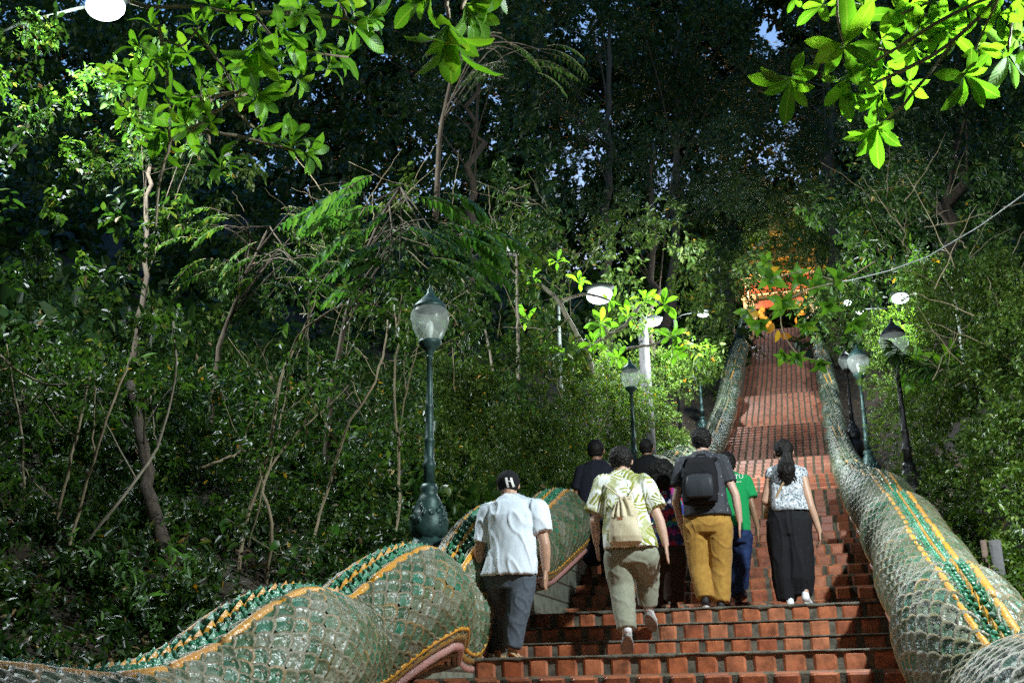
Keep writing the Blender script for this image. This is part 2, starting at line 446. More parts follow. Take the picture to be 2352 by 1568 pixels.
def serpent(side):
    T = [(a*1.03, b*1.03) for a, b in LT] if side < 0 else RT
    xs0 = [a for a, b in T]; zs0 = [b for a, b in T]; s_end = xs0[-1]
    S = np.arange(-3, 70.5, .05)
    zt = np.interp(S, xs0, zs0)
    far = np.interp(S, [s_end, s_end+1.5, 20, 70], [0, 0, 0, 0])
    zf = prof(S)+(np.interp(S, [0, 13.5, 25, 70], [1.2, 1.2, 1.45, 1.5]) if side < 0 else np.interp(S, [0, 13.5, 18, 70], [1.2, 1.2, 1.0, .95]))+.17*np.sin(2*PI*(S-s_end)/2.5+1.0)
    w = np.clip((S-s_end+.6)/1.4, 0, 1); zt = zt*(1-w)+zf*w
    k = np.array([.15, .2, .3, .2, .15]); zt = np.convolve(np.pad(zt, 2, 'edge'), k, 'valid')
    # lateral bulge follows the humps
    trend = np.convolve(np.pad(zt, 25, 'edge'), np.ones(51)/51, 'valid'); hump = np.clip((zt-trend)/.16, -1, 1)
    X0 = -3.11 if side < 0 else .80
    Xc = X0-side*(.07*hump)
    R = (.37+.025*hump)*(1 if side < 0 else np.interp(S, [3, 14, 22], [.95, .93, .84]))
    zc = zt-R-.02
    C = np.c_[Xc, S, zc]
    Tn = np.gradient(C, axis=0); Tn /= np.linalg.norm(Tn, axis=1)[:, None]
    B = np.tile([1.0, 0, 0], (len(S), 1)); B -= Tn*(B*Tn).sum(1)[:, None]; B /= np.linalg.norm(B, axis=1)[:, None]
    N = np.cross(B, Tn)
    def I(a, s): return np.stack([np.interp(s, S, a[:, j]) for j in range(3)], -1)
    def surf(s, th, h=0.0):
        """th: angle from +X (towards up = 90 degrees)"""
        s = np.asarray(s, float); th = np.asarray(th, float)
        c = I(C, s); b = I(B, s); n = I(N, s); r = np.interp(s, S, R)+h
        return c+(r*np.cos(th))[..., None]*b+(r*1.06*np.sin(th))[..., None]*n
    nm = ('left', 'right')[side > 0]
    hb = 22 if side < 0 else 15
    root = empty('serpent_balustrade', (X0, 4.0, float(np.interp(4, S, zc))-.8),
        'green glazed scaly serpent along the left of the stairs, beside the white shirted man' if side < 0 else
        'green glazed scaly serpent with orange bordered crest along the right edge of the stairs', 'serpent balustrade')
    # under body
    ns = np.arange(-3, 70.4, .1); ths = np.linspace(0, 2*PI, 25)[:-1]
    P = surf(np.repeat(ns, 24), np.tile(ths, len(ns)), -.004); k = len(ns)
    i = np.arange(k-1)[:, None]*24; j = np.arange(24)[None]; j2 = (j+1) % 24
    loops = np.stack([i+j, i+j2, i+24+j2, i+24+j], -1).reshape(-1)
    body = np_mesh('body', P, loops, np.full((k-1)*24, 4), [M['under']], root, smooth=True)
    # scales, each a raised domed tongue
    rng = np.random.default_rng(3 if side < 0 else 4)
    def scales(s0, s1, ds, dth, L, W, fine, mats, name):
        rows = np.arange(s0, s1, ds); ss = []; tt = []
        for ri, s in enumerate(rows):
            t = np.arange(-75, 256, dth)+(dth/2 if ri % 2 else 0)
            t = t[(t < 89-hb) | (t > 91+hb)]
            ss.append(np.full(len(t), s)+rng.normal(0, ds*.05, len(t))); tt.append(t+rng.normal(0, dth*.03, len(t)))
        ss = np.concatenate(ss); tt = np.radians(np.concatenate(tt)); n = len(ss)
        r0 = np.interp(ss, S, R)
        if fine:
            phi = np.linspace(0, PI, 8); rho = [0, .42, .50, .72, .80, .98, 1.04]
            hh = [.026, .027, .021, .022, .030, .031, .006]
        else:
            phi = np.linspace(0, PI, 6); rho = [0, .75, 1.0]; hh = [.018, .026, .004]
        a = []; b = []; h = []
        for r_, h_ in zip(rho, hh):
            for p in phi:
                a.append(r_*math.cos(p)*W*.5); b.append(r_*math.sin(p)*L); h.append(h_+.012*r_*math.sin(p))
        a = np.array(a); b = np.array(b); h = np.array(h); nv = len(a)
        sc = rng.uniform(.93, 1.08, n)
        SS = ss[:, None]+b[None]*sc[:, None]; TT = tt[:, None]+(a[None]*sc[:, None])/r0[:, None]
        P = surf(SS.ravel(), TT.ravel(), np.tile(h, n)*(1 if fine else 1.3))
        K = len(phi); q = []; mi = []
        for r_ in range(len(rho)-1):
            for p in range(K-1):
                q.append((r_*K+p, r_*K+p+1, (r_+1)*K+p+1, (r_+1)*K+p)); mi.append(1 if fine and r_ >= 4 else 0)
        q = np.array(q); loops = (q[None]+np.arange(n)[:, None, None]*nv).reshape(-1)
        np_mesh(name, P, loops, np.full(n*len(q), 4), mats, root, mi=np.tile(mi, n), smooth=True)
    scales(-1, 20, .078, 16.5, .125, .118, True, [M['scale'], M['rim']], 'scales')
    scales(20, 69.8, .10, 19, .16, .14, False, [M['silver']], 'scales')
    # crest: two border ridges, studs and teeth
    for c, th, r, mname, s0, s1, nmn in ((0, 90-hb, .032, 'ochre', -2.5, 60, 'crest_border'), (0, 90+hb, .026, 'ochre', -2.5, 60, 'crest_border')):
        mb = MB(); s = s0
        while s < s1:
            L = .5 if s < 14 else .8; q = np.linspace(s, s+L*.985, 9)
            mb.tube(surf(q, np.full(9, math.radians(th)), .016), [.6*r, r, r, r, r, r, r, r, .6*r], 8, 0 if s < 17 or (int(s) % 3 == 0) else 1)
            s += L
        mb.build(nmn, [M['ochre'], M['rim']], root)
    mb = MB()
    rr = random.Random(side+3)
    for s in np.arange(-1, 14, .055):
        for k_, th in enumerate([90+hb*q_ for q_ in (-.78, -.52, -.26, .26, .52, .78)]):
            c = surf(s+.027*(k_ % 2), math.radians(th), .012+.010*(1-abs(th-90)/hb))
            r = rr.uniform(.017, .024); mb.ellip(c, (r, r, r*1.1), 0, 6, 4)
    for s in np.arange(14, 66, .11):
        for k_, th in enumerate([90+hb*q_ for q_ in (-.8, -.3, .3, .8)]):
            c = surf(s+.05*(k_ % 2), math.radians(th), .012); r = rr.uniform(.03, .042); mb.ellip(c, (r, r*1.2, r*1.2), 1, 5, 3)
    mb.build('crest_studs', [M['green'], M['silver']], root)
    mb = MB(); mo = MB()
    for s in np.arange(-1, 62, .105):
        st = .105 if s < 14 else .105
        k2 = 1.0 if s < 14 else 1.3
        for th, hgt, b_ in ((90-hb*.6, .042*k2, mb), (90, .040*k2, mo), (90+hb*.6, .042*k2, mb)):
            if s > 14 and th != 90: continue
            base = surf(np.array([s-.045, s+.055, s+.03]), np.full(3, math.radians(th)), .005); c = base.mean(0)
            up = I(N, np.array([s]))[0]; tip = base[2]+up*hgt+np.array([0, .012, .015])
            lat = np.array([.020, 0, 0])
            v = [base[0]-lat*.4, base[0]+lat*.4, c+lat+up*hgt*.35, base[1]+lat*.5, base[1]-lat*.5, c-lat+up*hgt*.35, tip, c+up*hgt*.6+Tn[0]*-.03]
            b_.add(v, [(0, 1, 2, 7), (1, 3, 2), (3, 4, 6), (4, 0, 5), (0, 7, 5), (2, 3, 6), (4, 5, 6), (7, 2, 6), (5, 7, 6)], 0 if s < 15 else 1)
    mb.build('crest_teeth', [M['green'], M['silver']], root, smooth=False); mo.build('crest_flames', [M['ochre'], M['silver']], root, smooth=False)
    # belly mouldings, inside and outside
    q = np.arange(-2.5, 69, .08)
    for sd in (1, -1):
        for d, r, h, mname in ((-24, .020, .035, 'ochre'), (-33, .045, .012, 'brown'), (-42, .034, .055, 'pink'), (-50, .020, .062, 'rim'), (-57, .026, .055, 'brown'), (-64, .02, .055, 'ochre')):
            th = math.radians(d if sd > 0 else 180-d)
            mb = MB(); mb.tube(surf(q, np.full(len(q), th), h-.01), r, 8); mb.build('belly_moulding', M[mname], root)
    # wall below the body
    mb = MB(); q = np.arange(-3, 70, .25); V = []
    for s in q:
        zt_ = float(np.interp(s, S, zc)); xc = X0; zb = float(prof(s))-1.6 if s < 60 else zt_-1.4
        V += [(xc-.24, s, zb), (xc+.24, s, zb), (xc+.24, s, zt_-.1), (xc-.24, s, zt_-.1)]
    F = []
    for i in range(len(q)-1):
        a = i*4; b = a+4
        F += [(a+1, b+1, b+2, a+2), (a, a+3, b+3, b), (a+2, b+2, b+3, a+3)]
    F += [(0, 1, 2, 3), (len(V)-4, len(V)-1, len(V)-2, len(V)-3)]
    mb.add(V, F); w = mb.build('balustrade_wall', M['grey_wall'], None, smooth=False)
    tag(w, 'low wall of grey glazed blocks under the serpent on the %s of the stairs' % nm, 'wall')
serpent(-1); serpent(1)

# ------------------------------------------------------------------ lamps
M['iron'] = simple('green_cast_iron', (.035, .085, .075), .45, .3, 14, metallic=.3, bump=.4, bdist=.008)
M['black_iron'] = simple('black_cast_iron', (.012, .012, .012), .5, .3, 14, metallic=.3, bump=.4, bdist=.008)
M['galv'] = simple('weathered_grey_metal', (.35, .37, .38), .5, .2, 10)
M['concrete_pole'] = simple('pole_concrete', (.085, .083, .085), .9, .3, 6, c2=(.04, .038, .035), bump=.4, bdist=.01)
def glass_mat():
    t = NT('lamp_glass'); t.set(Base_Color=(.75, .8, .76), Roughness=.25, Alpha=1.0)
    tr = t.n('ShaderNodeBsdfTransparent'); tr.inputs[0].default_value = (.85, .9, .87, 1)
    tl = t.n('ShaderNodeBsdfTranslucent'); tl.inputs[0].default_value = (.8, .85, .8, 1)
    m0 = t.n('ShaderNodeMixShader'); m0.inputs[0].default_value = .35; t.l(t.b.outputs[0], m0.inputs[1]); t.l(tl.outputs[0], m0.inputs[2])
    m1 = t.n('ShaderNodeMixShader'); m1.inputs[0].default_value = .74; t.l(m0.outputs[0], m1.inputs[1]); t.l(tr.outputs[0], m1.inputs[2])
    t.l(m1.outputs[0], t.out.inputs[0]); return t.m
M['glass'] = glass_mat()
M['pole'] = simple('dull_green_pole', (.035, .045, .035), .7, .3, 8)
M['bulb'] = simple('white_bulb', (.8, .8, .76), .3, .05)

def lamp_post(base, H, label, mat, lit=0, gw=.185, group='ornate lamp posts beside the stairs'):
    """H: height up to the finial"""
    root = empty('lamp_post', base, label, 'lamp post', group)
    b = np.array(base); mb = MB(); k = H/3.6
    mb.lathe(b, [(.30*k, -.5), (.30*k, .10*k), (.27*k, .14*k), (.22*k, .18*k), (.20*k, .24*k)], 8, 0)
    mb.lathe(b, [(.20*k, .2*k), (.24*k, .30*k), (.25*k, .42*k), (.21*k, .54*k), (.16*k, .62*k), (.17*k, .66*k), (.12*k, .74*k), (.10*k, .80*k), (.12*k, .84*k), (.095*k, .9*k)], 18, 0)
    rr = random.Random(2)
    for i in range(60):                                        # cast leaf relief round the urn
        a = rr.uniform(0, 2*PI); z = rr.uniform(.24, .60)*k; R_ = (.235-.30*abs(z/k-.42))*k
        mb.ellip(b+np.array([R_*math.cos(a), R_*math.sin(a), z]), (.035*k, .035*k, .05*k), 0, 6, 4)
    mb.build('pedestal', mat, root)
    mb = MB(); gz = H-.86*k
    mb.lathe(b, [(.075*k, .85*k), (.07*k, 1.1*k), (.085*k, 1.12*k), (.085*k, 1.17*k), (.065*k, 1.2*k), (.062*k, 1.45*k), (.075*k, 1.47*k), (.055*k, 1.5*k), (.050*k, 1.9*k), (.06*k, 1.92*k), (.045*k, 1.96*k), (.036*k, gz-.16*k), (.05*k, gz-.15*k), (.035*k, gz-.12*k)], 14, 0)
    mb.build('post', mat, root)
    mb = MB(); mb.lathe(b+np.array([0, 0, gz]), [(.035*k, -.14*k), (.05*k, -.1*k), (.07*k, -.05*k), (.13*k, .0), (.155*k, .04*k), (.155*k, .07*k), (.12*k, .08*k)], 18); mb.build('cup', mat, root)
    g = gw*k/.185*.185/.185 if False else .205*k
    mb = MB(); mb.lathe(b+np.array([0, 0, gz]), [(.125*k, .075*k), (.185*k, .15*k), (.235*k, .26*k), (.262*k, .37*k), (.258*k, .45*k), (.225*k, .51*k), (.19*k, .535*k)], 12); mb.build('globe', M['glass'], root, smooth=True)
    mb = MB(); mb.lathe(b+np.array([0, 0, gz]), [(.03*k, .08*k), (.032*k, .16*k), (.045*k, .2*k), (.05*k, .28*k), (.035*k, .34*k), (.005*k, .36*k)], 12); bu = mb.build('bulb', M['bulb'], root)
    mb = MB(); mb.lathe(b+np.array([0, 0, gz]), [(.225*k, .52*k), (.215*k, .56*k), (.16*k, .62*k), (.085*k, .69*k), (.045*k, .74*k), (.03*k, .78*k), (.035*k, .80*k), (.012*k, .83*k), (.004*k, .88*k)], 16); mb.build('cap', mat, root)
    return root
def lamp_at(foot_px, top_px, s, label, mat, H=None, **kw):
    top = at(*top_px, s)
    if H is None: H = top[2]-at(*foot_px, s)[2]
    base = np.array([top[0], top[1], top[2]-H]); return lamp_post(base, H, label, mat, **kw)
lamp_at((987, 1275), (988, 655), 11.0, 'green iron lamp post with clear unlit globe standing behind the left serpent, nearest the camera', M['iron'])
lamp_at((1450, 1075), (1446, 822), 21.5, 'slim green lamp post with pale globe beside the concrete utility pole', M['iron'], H=2.75)
lamp_at((1610, 970), (1603, 812), 42.0, 'small distant green lamp post with dim globe above the left serpent', M['iron'], H=3.3)
lamp_at((2100, 1180), (2046, 728), 17.0, 'dark lamp post with white globe half hidden by drooping branch, on the right bank', M['black_iron'])
lamp_at((2000, 1120), (1966, 788), 28.5, 'green lamp post with small globe on the right bank, further up than the dark one', M['iron'])
lamp_at((1945, 960), (1939, 800), 37.0, 'farthest dark lamp post on the right, its globe hidden in leaves', M['black_iron'], H=3.2)

LIGHTS = []
def point(loc, power, color, r=.12, name='lamp_light'):
    l = bpy.data.lights.new(name, 'POINT'); l.energy = power; l.color = color; l.shadow_soft_size = r
    o = bpy.data.objects.new(name, l); COL.objects.link(o); o.location = Vector([float(v) for v in loc]); return o
COOL = (.88, .97, 1.0)
M['led'] = emis('lit_led_glass', (.85, .97, 1.0), 14)
M['led_dim'] = emis('lit_led_glass_far', (.85, .95, 1.0), 10)
def street_light(head, s_pole_x, H, label, power, mat=None, lit=True, r=.12, size=1.0, arm_dx=-.9, mh=None, group=None, color=COOL):
    """floodlight on an arm; head is the world place of the lit glass"""
    head = np.array(head); px = head[0]+arm_dx; zb = float(ground_z(np.array(px), np.array(head[1]+.1)))
    root = empty('street_light', (px, head[1]+.1, zb), label, 'street light', group)
    mb = MB(); mb.tube([(px, head[1]+.1, zb-.3), (px, head[1]+.1, head[2]-.05)], [.07, .045], 10); mb.build('pole', mat or M['pole'], root)
    mb = MB(); mb.tube([(px, head[1]+.1, head[2]-.06), (px+arm_dx*-.3, head[1]+.08, head[2]+.10), (head[0]-np.sign(-arm_dx)*.2*size, head[1], head[2]+.12)], .024, 8); mb.build('arm', mat or M['pole'], root)
    w = .34*size
    mb = MB(); mb.loft([(head+[0, .02, .09*size], w*.5, .12*size), (head+[0, .02, .13*size], w*.62, .15*size), (head+[0, .02, .17*size], w*.5, .11*size), (head+[0, .02, .19*size], w*.2, .05*size)], 16); mb.build('housing', mh or M['pole'], root)
    mb = MB(); mb.ellip(head+[0, -.03, .02], (w*.52, .15*size, .11*size), 0, 16, 10)
    mb.build('lens', (M['led'] if power > 300 else M['led_dim']) if lit else M['bulb'], root)
    if lit: point(head+[0, -.05, -.15*size], power, color, r)
    return root
KEY = np.array([2.5, 7.1, 5.05])
street_light(at(245, 22, 12.0), 0, 9, 'dazzling white floodlight high among the leaves at upper left', 4400, size=1.6, arm_dx=-2.2, r=.2)
street_light(KEY, 0, 6, 'bright street light above the frangipani branches at upper right', 3000, arm_dx=1.0, r=.10)
street_light(at(1378, 682, 24.0), 0, 8, 'bright white floodlight tilted among branches left of the utility pole', 1100, size=1.7, arm_dx=-1.0)
street_light(at(2068, 688, 24.0), 0, 8, 'white light shining above the dark lamp post on the right', 1300, size=1.0, arm_dx=1.1)
street_light(at(1615, 722, 40.0), 0, 8, 'small white light over the far end of the hedge', 1500, size=1.2, arm_dx=-1.1)
street_light(at(1945, 697, 44.0), 0, 8, 'white light on the right beyond the second green lamp post', 800, size=1.0, arm_dx=1.2)
street_light(at(1975, 718, 38.0), 0, 8, 'tiny white light just above the globe of the second green lamp post', 350, size=.7, arm_dx=1.2)
street_light(at(1697, 571, 62.0), 0, 8, 'single tiny white light high in the trees left of the temple', 700, size=1.2, arm_dx=-1.2)
street_light(at(1934, 652, 52.0), 0, 8, 'faint white light in the leaves right of the temple', 400, size=1.0, arm_dx=1.2)
street_light(at(1180, 578, 20.0), 0, 8, 'unlit pale street light on a long thin arm in the middle trees', 0, lit=False, size=1.0, arm_dx=-1.0)
# utility pole with a lit lamp
s_ = 26.0; top = at(1477, 752, s_); zb = float(ground_z(np.array(top[0]), np.array(s_)))
root = empty('utility_pole', (top[0], s_, zb), 'weathered concrete utility pole with a glaring white lamp at its top, left of the stairs', 'utility pole')
mb = MB(); mb.tube([(top[0], s_, zb-.3), (top[0], s_, zb+(top[2]-zb)*.5), (top[0], s_, top[2]+.15)], [.17, .145, .12], 12); mb.build('shaft', M['concrete_pole'], root)
h = at(1497, 742, s_-.35); mb = MB(); mb.tube([(top[0], s_, h[2]+.12), (h[0], h[1], h[2]+.14)], .03, 8); mb.build('bracket', M['galv'], root)
mb = MB(); mb.loft([(h+[0, 0, .04], .25, .16), (h+[0, 0, .12], .27, .18), (h+[0, 0, .18], .1, .08)], 16); mb.build('housing', M['galv'], root)
mb = MB(); mb.ellip(h+[0, -.04, .0], (.22, .15, .09), 0, 18, 12); mb.build('lens', M['led'], root)
point(h+[.9, .6, -.05], 1900, COOL, .14)
# a fill lamp added out of view behind the camera lights the serpents and the people's backs
street_light(np.array([-3.9, .6, 5.2]), 0, 6, 'fill light added unseen behind the viewpoint on the left of the stairs', 110, arm_dx=-.9, r=.12)

# post stumps and cable on the right
for px, w, lab in ((2284, .045, 'short pale grey post standing in the dark right bank'), (2258, .022, 'thin rusty stake beside the pale grey post')):
    p = at(px, 1240, 9.5); mb = MB(); mb.tube([p+[0, 0, 0], p-[0, 0, .5], p-[0, 0, 1.6]], w, 12)
    o = mb.build('bank_post', M['concrete_pole'] if w > .04 else simple('rust_stake', (.10, .06, .04), .8), None); recenter(o); tag(o, lab, 'post')
pts = [at(2420, 395, 9), at(2352, 447, 10), at(2250, 520, 11.5), at(2130, 590, 13.5), at(2040, 622, 15.5), at(1960, 642, 18), at(1900, 652, 21)]
mb = MB(); mb.tube(pts, .008, 6); o = mb.build('overhead_cable', simple('grey_cable', (.45, .5, .48), .5), None); recenter(o); tag(o, 'grey overhead cable sagging in from the right edge', 'cable')

# ------------------------------------------------------------------ temple gate at the head of the stairs
M['gold'] = simple('gilded_stucco', (.75, .42, .08), .35, .35, 5, metallic=.5, bump=.6, bdist=.05)
M['cream'] = simple('cream_stucco', (.72, .58, .38), .7, .15, 4)
M['red'] = simple('red_lacquer', (.30, .06, .02), .45, .25, 6)
M['roof'] = simple('orange_roof_tile', (.55, .30, .06), .5, .3, 12, bump=.6, bdist=.03)
M['warm'] = emis('lit_warm_globe', (1, .62, .25), 30)
g = np.array([-1.15, 73.0, stair_z(72)])
root = empty('temple_gate', g, 'golden temple gate with red tiers at the head of the stairs, half hidden by leaves', 'temple gate')
for sx in (-1, 1):
    mb = MB()
    for k_, (w, z0, z1) in enumerate(((.9, 0, .5), (.7, .5, 3.3), (.95, 3.3, 3.6))): mb.box(g+[sx*2.1, 0, (z0+z1)/2], (w, w, z1-z0))
    mb.build('pillar', M['cream'], root, smooth=False)
mb = MB(); mb.box(g+[0, 0, 3.95], (5.4, 1.1, .5)); mb.box(g+[0, -.05, 4.5], (5.0, 1.0, .36), taper=.9); mb.box(g+[0, 0, 3.0], (3.5, .3, .5)); mb.build('red_lintel', M['red'], root, smooth=False)
mb = MB(); mb.box(g+[0, 0, 4.75], (5.4, 1.2, .14)); mb.box(g+[0, 0, 3.54], (5.9, 1.25, .12)); mb.build('cornice', M['cream'], root, smooth=False)
mb = MB()
for i in range(3): mb.add([(g[0]-2.9+.7*i, g[1]-1+.2*i, g[2]+4.9+1.0*i), (g[0]+2.9-.7*i, g[1]-1+.2*i, g[2]+4.9+1.0*i), (g[0]+1.9-.6*i, g[1], g[2]+5.8+1.0*i), (g[0]-1.9+.6*i, g[1], g[2]+5.8+1.0*i), (g[0]-2.9+.7*i, g[1]+1, g[2]+4.9+1.0*i), (g[0]+2.9-.7*i, g[1]+1, g[2]+4.9+1.0*i)], [(0, 1, 2, 3), (3, 2, 5, 4), (0, 3, 4), (1, 5, 2), (0, 4, 5, 1)])
mb.build('roof', M['roof'], root, smooth=False)
mb = MB()
for sx in (-1, 1):
    mb.lathe(g+[sx*2.1, -.1, 4.85], [(.42, 0), (.5, .3), (.38, .7), (.45, .9), (.3, 1.4), (.18, 2.0), (.05, 2.7)], 12)
    for j in range(3): mb.tube([g+[sx*(2.9-.7*j), -.9, 4.9+j], g+[sx*(3.2-.7*j), -1, 5.3+j], g+[sx*(3.1-.7*j), -1, 5.9+j]], [.12, .09, .02], 7)
mb.lathe(g+[0, 0, 7.6], [(.5, 0), (.6, .4), (.35, 1.0), (.4, 1.2), (.22, 2.0), (.1, 3.2), (.02, 4.6)], 12)
mb.build('finials', M['gold'], root)
for sx in (-1, 1):
    mb = MB()
    for a in np.linspace(0, 1, 10): mb.ellip(g+[sx*(1.15+.25*math.sin(a*9)), -.6, .3+2.2*a], (.20, .18, .24), 0, 8, 6)
    mb.build('guardian_figure', M['gold'], root)
c = at(1772, 430, 92); zb = 21.0
root = empty('golden_spire', (c[0], 92, zb), 'dim golden spire rising behind dark trees above the temple gate', 'spire')
mb = MB(); Hh = c[2]-zb; mb.lathe((c[0], 92, zb), [(3.6, 0), (3.6, 2), (3.0, 2.2), (3.0, 4), (2.4, 4.3), (2.6, 6), (1.9, 8), (1.3, 9.5), (1.4, 10), (.9, 11), (.9, Hh*.62), (.6, Hh*.75), (.35, Hh*.88), (.1, Hh)], 16); mb.build('stupa', M['gold'], root)
for d, pw, cc in (((-2.3, -2.4, 3.4), 600, (1, .80, .48)), ((2.0, -2.4, 3.4), 600, (1, .76, .42)), ((0, -2.5, 1.3), 300, (1, .65, .3))):
    point(g+d, pw, cc, .25)
for (px, py) in ((1712, 640), (1748, 628), (1777, 573), (1790, 588), (1800, 600), (1716, 655)):
    p = at(px, py, 72.0 if py > 600 else 80.0)
    mb = MB(); mb.ellip(p, (.20, .2, .2), 0, 12, 8); mb.tube([p+[0, 0, -.15], p+[0, 0, -.9]], .05, 6); o = mb.build('warm_lamp', M['warm'], None)
    recenter(o); tag(o, 'small warm yellow lamp glowing at the temple gate' , 'lamp', 'warm lamps of the temple')
point(at(1777, 560, 82.0), 700, (1, .55, .18), .3)
# ================================================================== vegetation
def unit(a): return a/(np.linalg.norm(a, axis=-1, keepdims=True)+1e-9)
UP = np.array([0, 0, 1.0])
T_SMALL = (np.array([(0, 0, 0), (.33, -.5, .05), (.72, -.34, .02), (1, 0, -.10), (.72, .34, .02), (.33, .5, .05)]), [(0, 1, 2, 3), (0, 3, 4, 5)])
def big_template(kind='obovate'):
    if kind == 'obovate': st = [(0, .02), (.10, .07), (.28, .24), (.48, .40), (.66, .50), (.82, .44), (.93, .26), (1, .02)]
    elif kind == 'ovate': st = [(0, .02), (.08, .20), (.22, .42), (.38, .50), (.56, .45), (.74, .30), (.90, .12), (1, .01)]
    else: st = [(0, .02), (.10, .16), (.30, .40), (.50, .5), (.70, .42), (.86, .24), (.95, .10), (1, .01)]
    V = []; UV = []
    for i, (t, w) in enumerate(st):
        c = .10*math.sin(t*PI)-.22*t*t
        e = c+.05*w*4*(.5)+.018*math.sin(i*2.3)
        V += [(t, -w, e), (t, 0, c), (t, w, e+.012*math.sin(i*3.1))]
        UV += [(.5-w, t), (.5, t), (.5+w, t)]
    F = []
    for i in range(len(st)-1):
        a = i*3
        F += [(a, a+3, a+4, a+1), (a+1, a+4, a+5, a+2)]
    return np.array(V, float), F, np.array(UV)
T_OBO = big_template('obovate'); T_OVA = big_template('ovate'); T_ELL = big_template('elliptic')

def leaf_mesh(name, P, D, N, L, W, tmpl, mats, parent=None, mi=None):
    """one folded blade per row of P (base), D (direction), N (rough normal), L (length), W (width)"""
    D = unit(D); S_ = unit(np.cross(D, N)); N = np.cross(S_, D)
    tv = tmpl[0]; F = tmpl[1]; n = len(P); nv = len(tv)
    L = np.broadcast_to(L, (n,)); W = np.broadcast_to(W, (n,))
    V = P[:, None]+D[:, None]*(tv[None, :, 0:1]*L[:, None, None])+S_[:, None]*(tv[None, :, 1:2]*W[:, None, None])+N[:, None]*(tv[None, :, 2:3]*L[:, None, None])
    q = np.array(F); loops = (q[None]+np.arange(n)[:, None, None]*nv).reshape(-1)
    uv = None
    if len(tmpl) > 2: uv = np.tile(tmpl[2][q.reshape(-1)], (n, 1))
    return np_mesh(name, V.reshape(-1, 3), loops, np.full(n*len(F), 4), mats, parent, mi=None if mi is None else np.repeat(mi, len(F)), smooth=len(tmpl) > 2, uv=uv)

NLEAF = [0]
def foliage(name, C, R, L, wr, lai, mats, parent=None, per=7, droop=.3, rng=None, tmpl=T_SMALL, out=.6, upn=1.0, shell=.5, stem=.55, kw_vary=False):
    rng = rng or RNG
    C = np.asarray(C, float); R = np.asarray(R, float)
    if R.ndim == 1: R = np.repeat(R[:, None], 3, 1)
    area = PI*R[:, 0]*R[:, 2]
    vary = kw_vary; lf = rng.choice([.72, .9, 1.1, 1.55], len(C), p=[.3, .3, .25, .15]) if vary else np.ones(len(C))
    nt = np.maximum(2, (lai*area/(L*L*lf*lf*wr*.6*per))).astype(int)
    idx = np.repeat(np.arange(len(C)), nt); n = len(idx)
    d = unit(rng.normal(size=(n, 3)))
    r = shell+(1-shell)*rng.random(n)**.6
    lump = 1+.28*np.sin(d[:, 0]*5+C[idx, 0]*3)*np.sin(d[:, 2]*6+C[idx, 1])+.2*np.sin(d[:, 1]*9+idx)
    pos = C[idx]+R[idx]*d*(r*lump)[:, None]
    td = unit(d*out+rng.normal(size=(n, 3))*.5+UP*.15)
    # leaves along the twig, alternating sides
    lt = lf[idx]; Lt = L*stem*per*.45*lt
    j = np.arange(per); side = np.where(j % 2 == 0, 1.0, -1.0)
    sv = unit(np.cross(td, rng.normal(size=(n, 3))))
    P = pos[:, None]+td[:, None]*(Lt[:, None]*(j/per-.5)[None])[:, :, None]
    D = td[:, None]*.55+sv[:, None]*side[None, :, None]*.85+rng.normal(size=(n, per, 3))*.28-UP*droop
    Nn = UP*upn+rng.normal(size=(n, per, 3))*.45+td[:, None]*.2
    k = n*per; NLEAF[0] += k
    sz = rng.uniform(.6, 1.25, k)*np.repeat(lt, per)
    mi = None
    if isinstance(mats, (list, tuple)) and len(mats) > 1:
        nm = len(mats)-1; ci = rng.integers(0, nm, len(C)); mi = np.where(rng.random(k) < .012, nm, np.repeat(ci[idx], per))
    return leaf_mesh(name, P.reshape(-1, 3), D.reshape(-1, 3), Nn.reshape(-1, 3), L*sz, L*wr*sz, tmpl, mats, parent, mi)

def inside(p, poly):
    x, y = p; c = False; j = len(poly)-1
    for i in range(len(poly)):
        xi, yi = poly[i]; xj, yj = poly[j]
        if (yi > y) != (yj > y) and x < (xj-xi)*(y-yi)/(yj-yi)+xi: c = not c
        j = i
    return c
def ground_hit(px, py):
    for s in np.concatenate([np.arange(4, 30, .4), np.arange(30, 110, 1.0)]):
        p = at(px, py, s)
        if p[2] < float(ground_z(np.array(p[0]), np.array(s)))+.05: return s
    return 999
HOLES = [[(1190, 200), (1280, 210), (1290, 280), (1200, 280)], [(1450, 300), (1590, 310), (1610, 420), (1540, 450), (1450, 420)], [(1330, 270), (1430, 290), (1420, 450), (1340, 450)],
         [(1680, 330), (1860, 330), (1870, 440), (1690, 450)], [(1690, -40), (1830, -40), (1800, 75), (1700, 70)], [(1085, 610), (1140, 610), (1140, 770), (1075, 760)], [(1300, -20), (1420, -20), (1420, 50), (1310, 60)]]
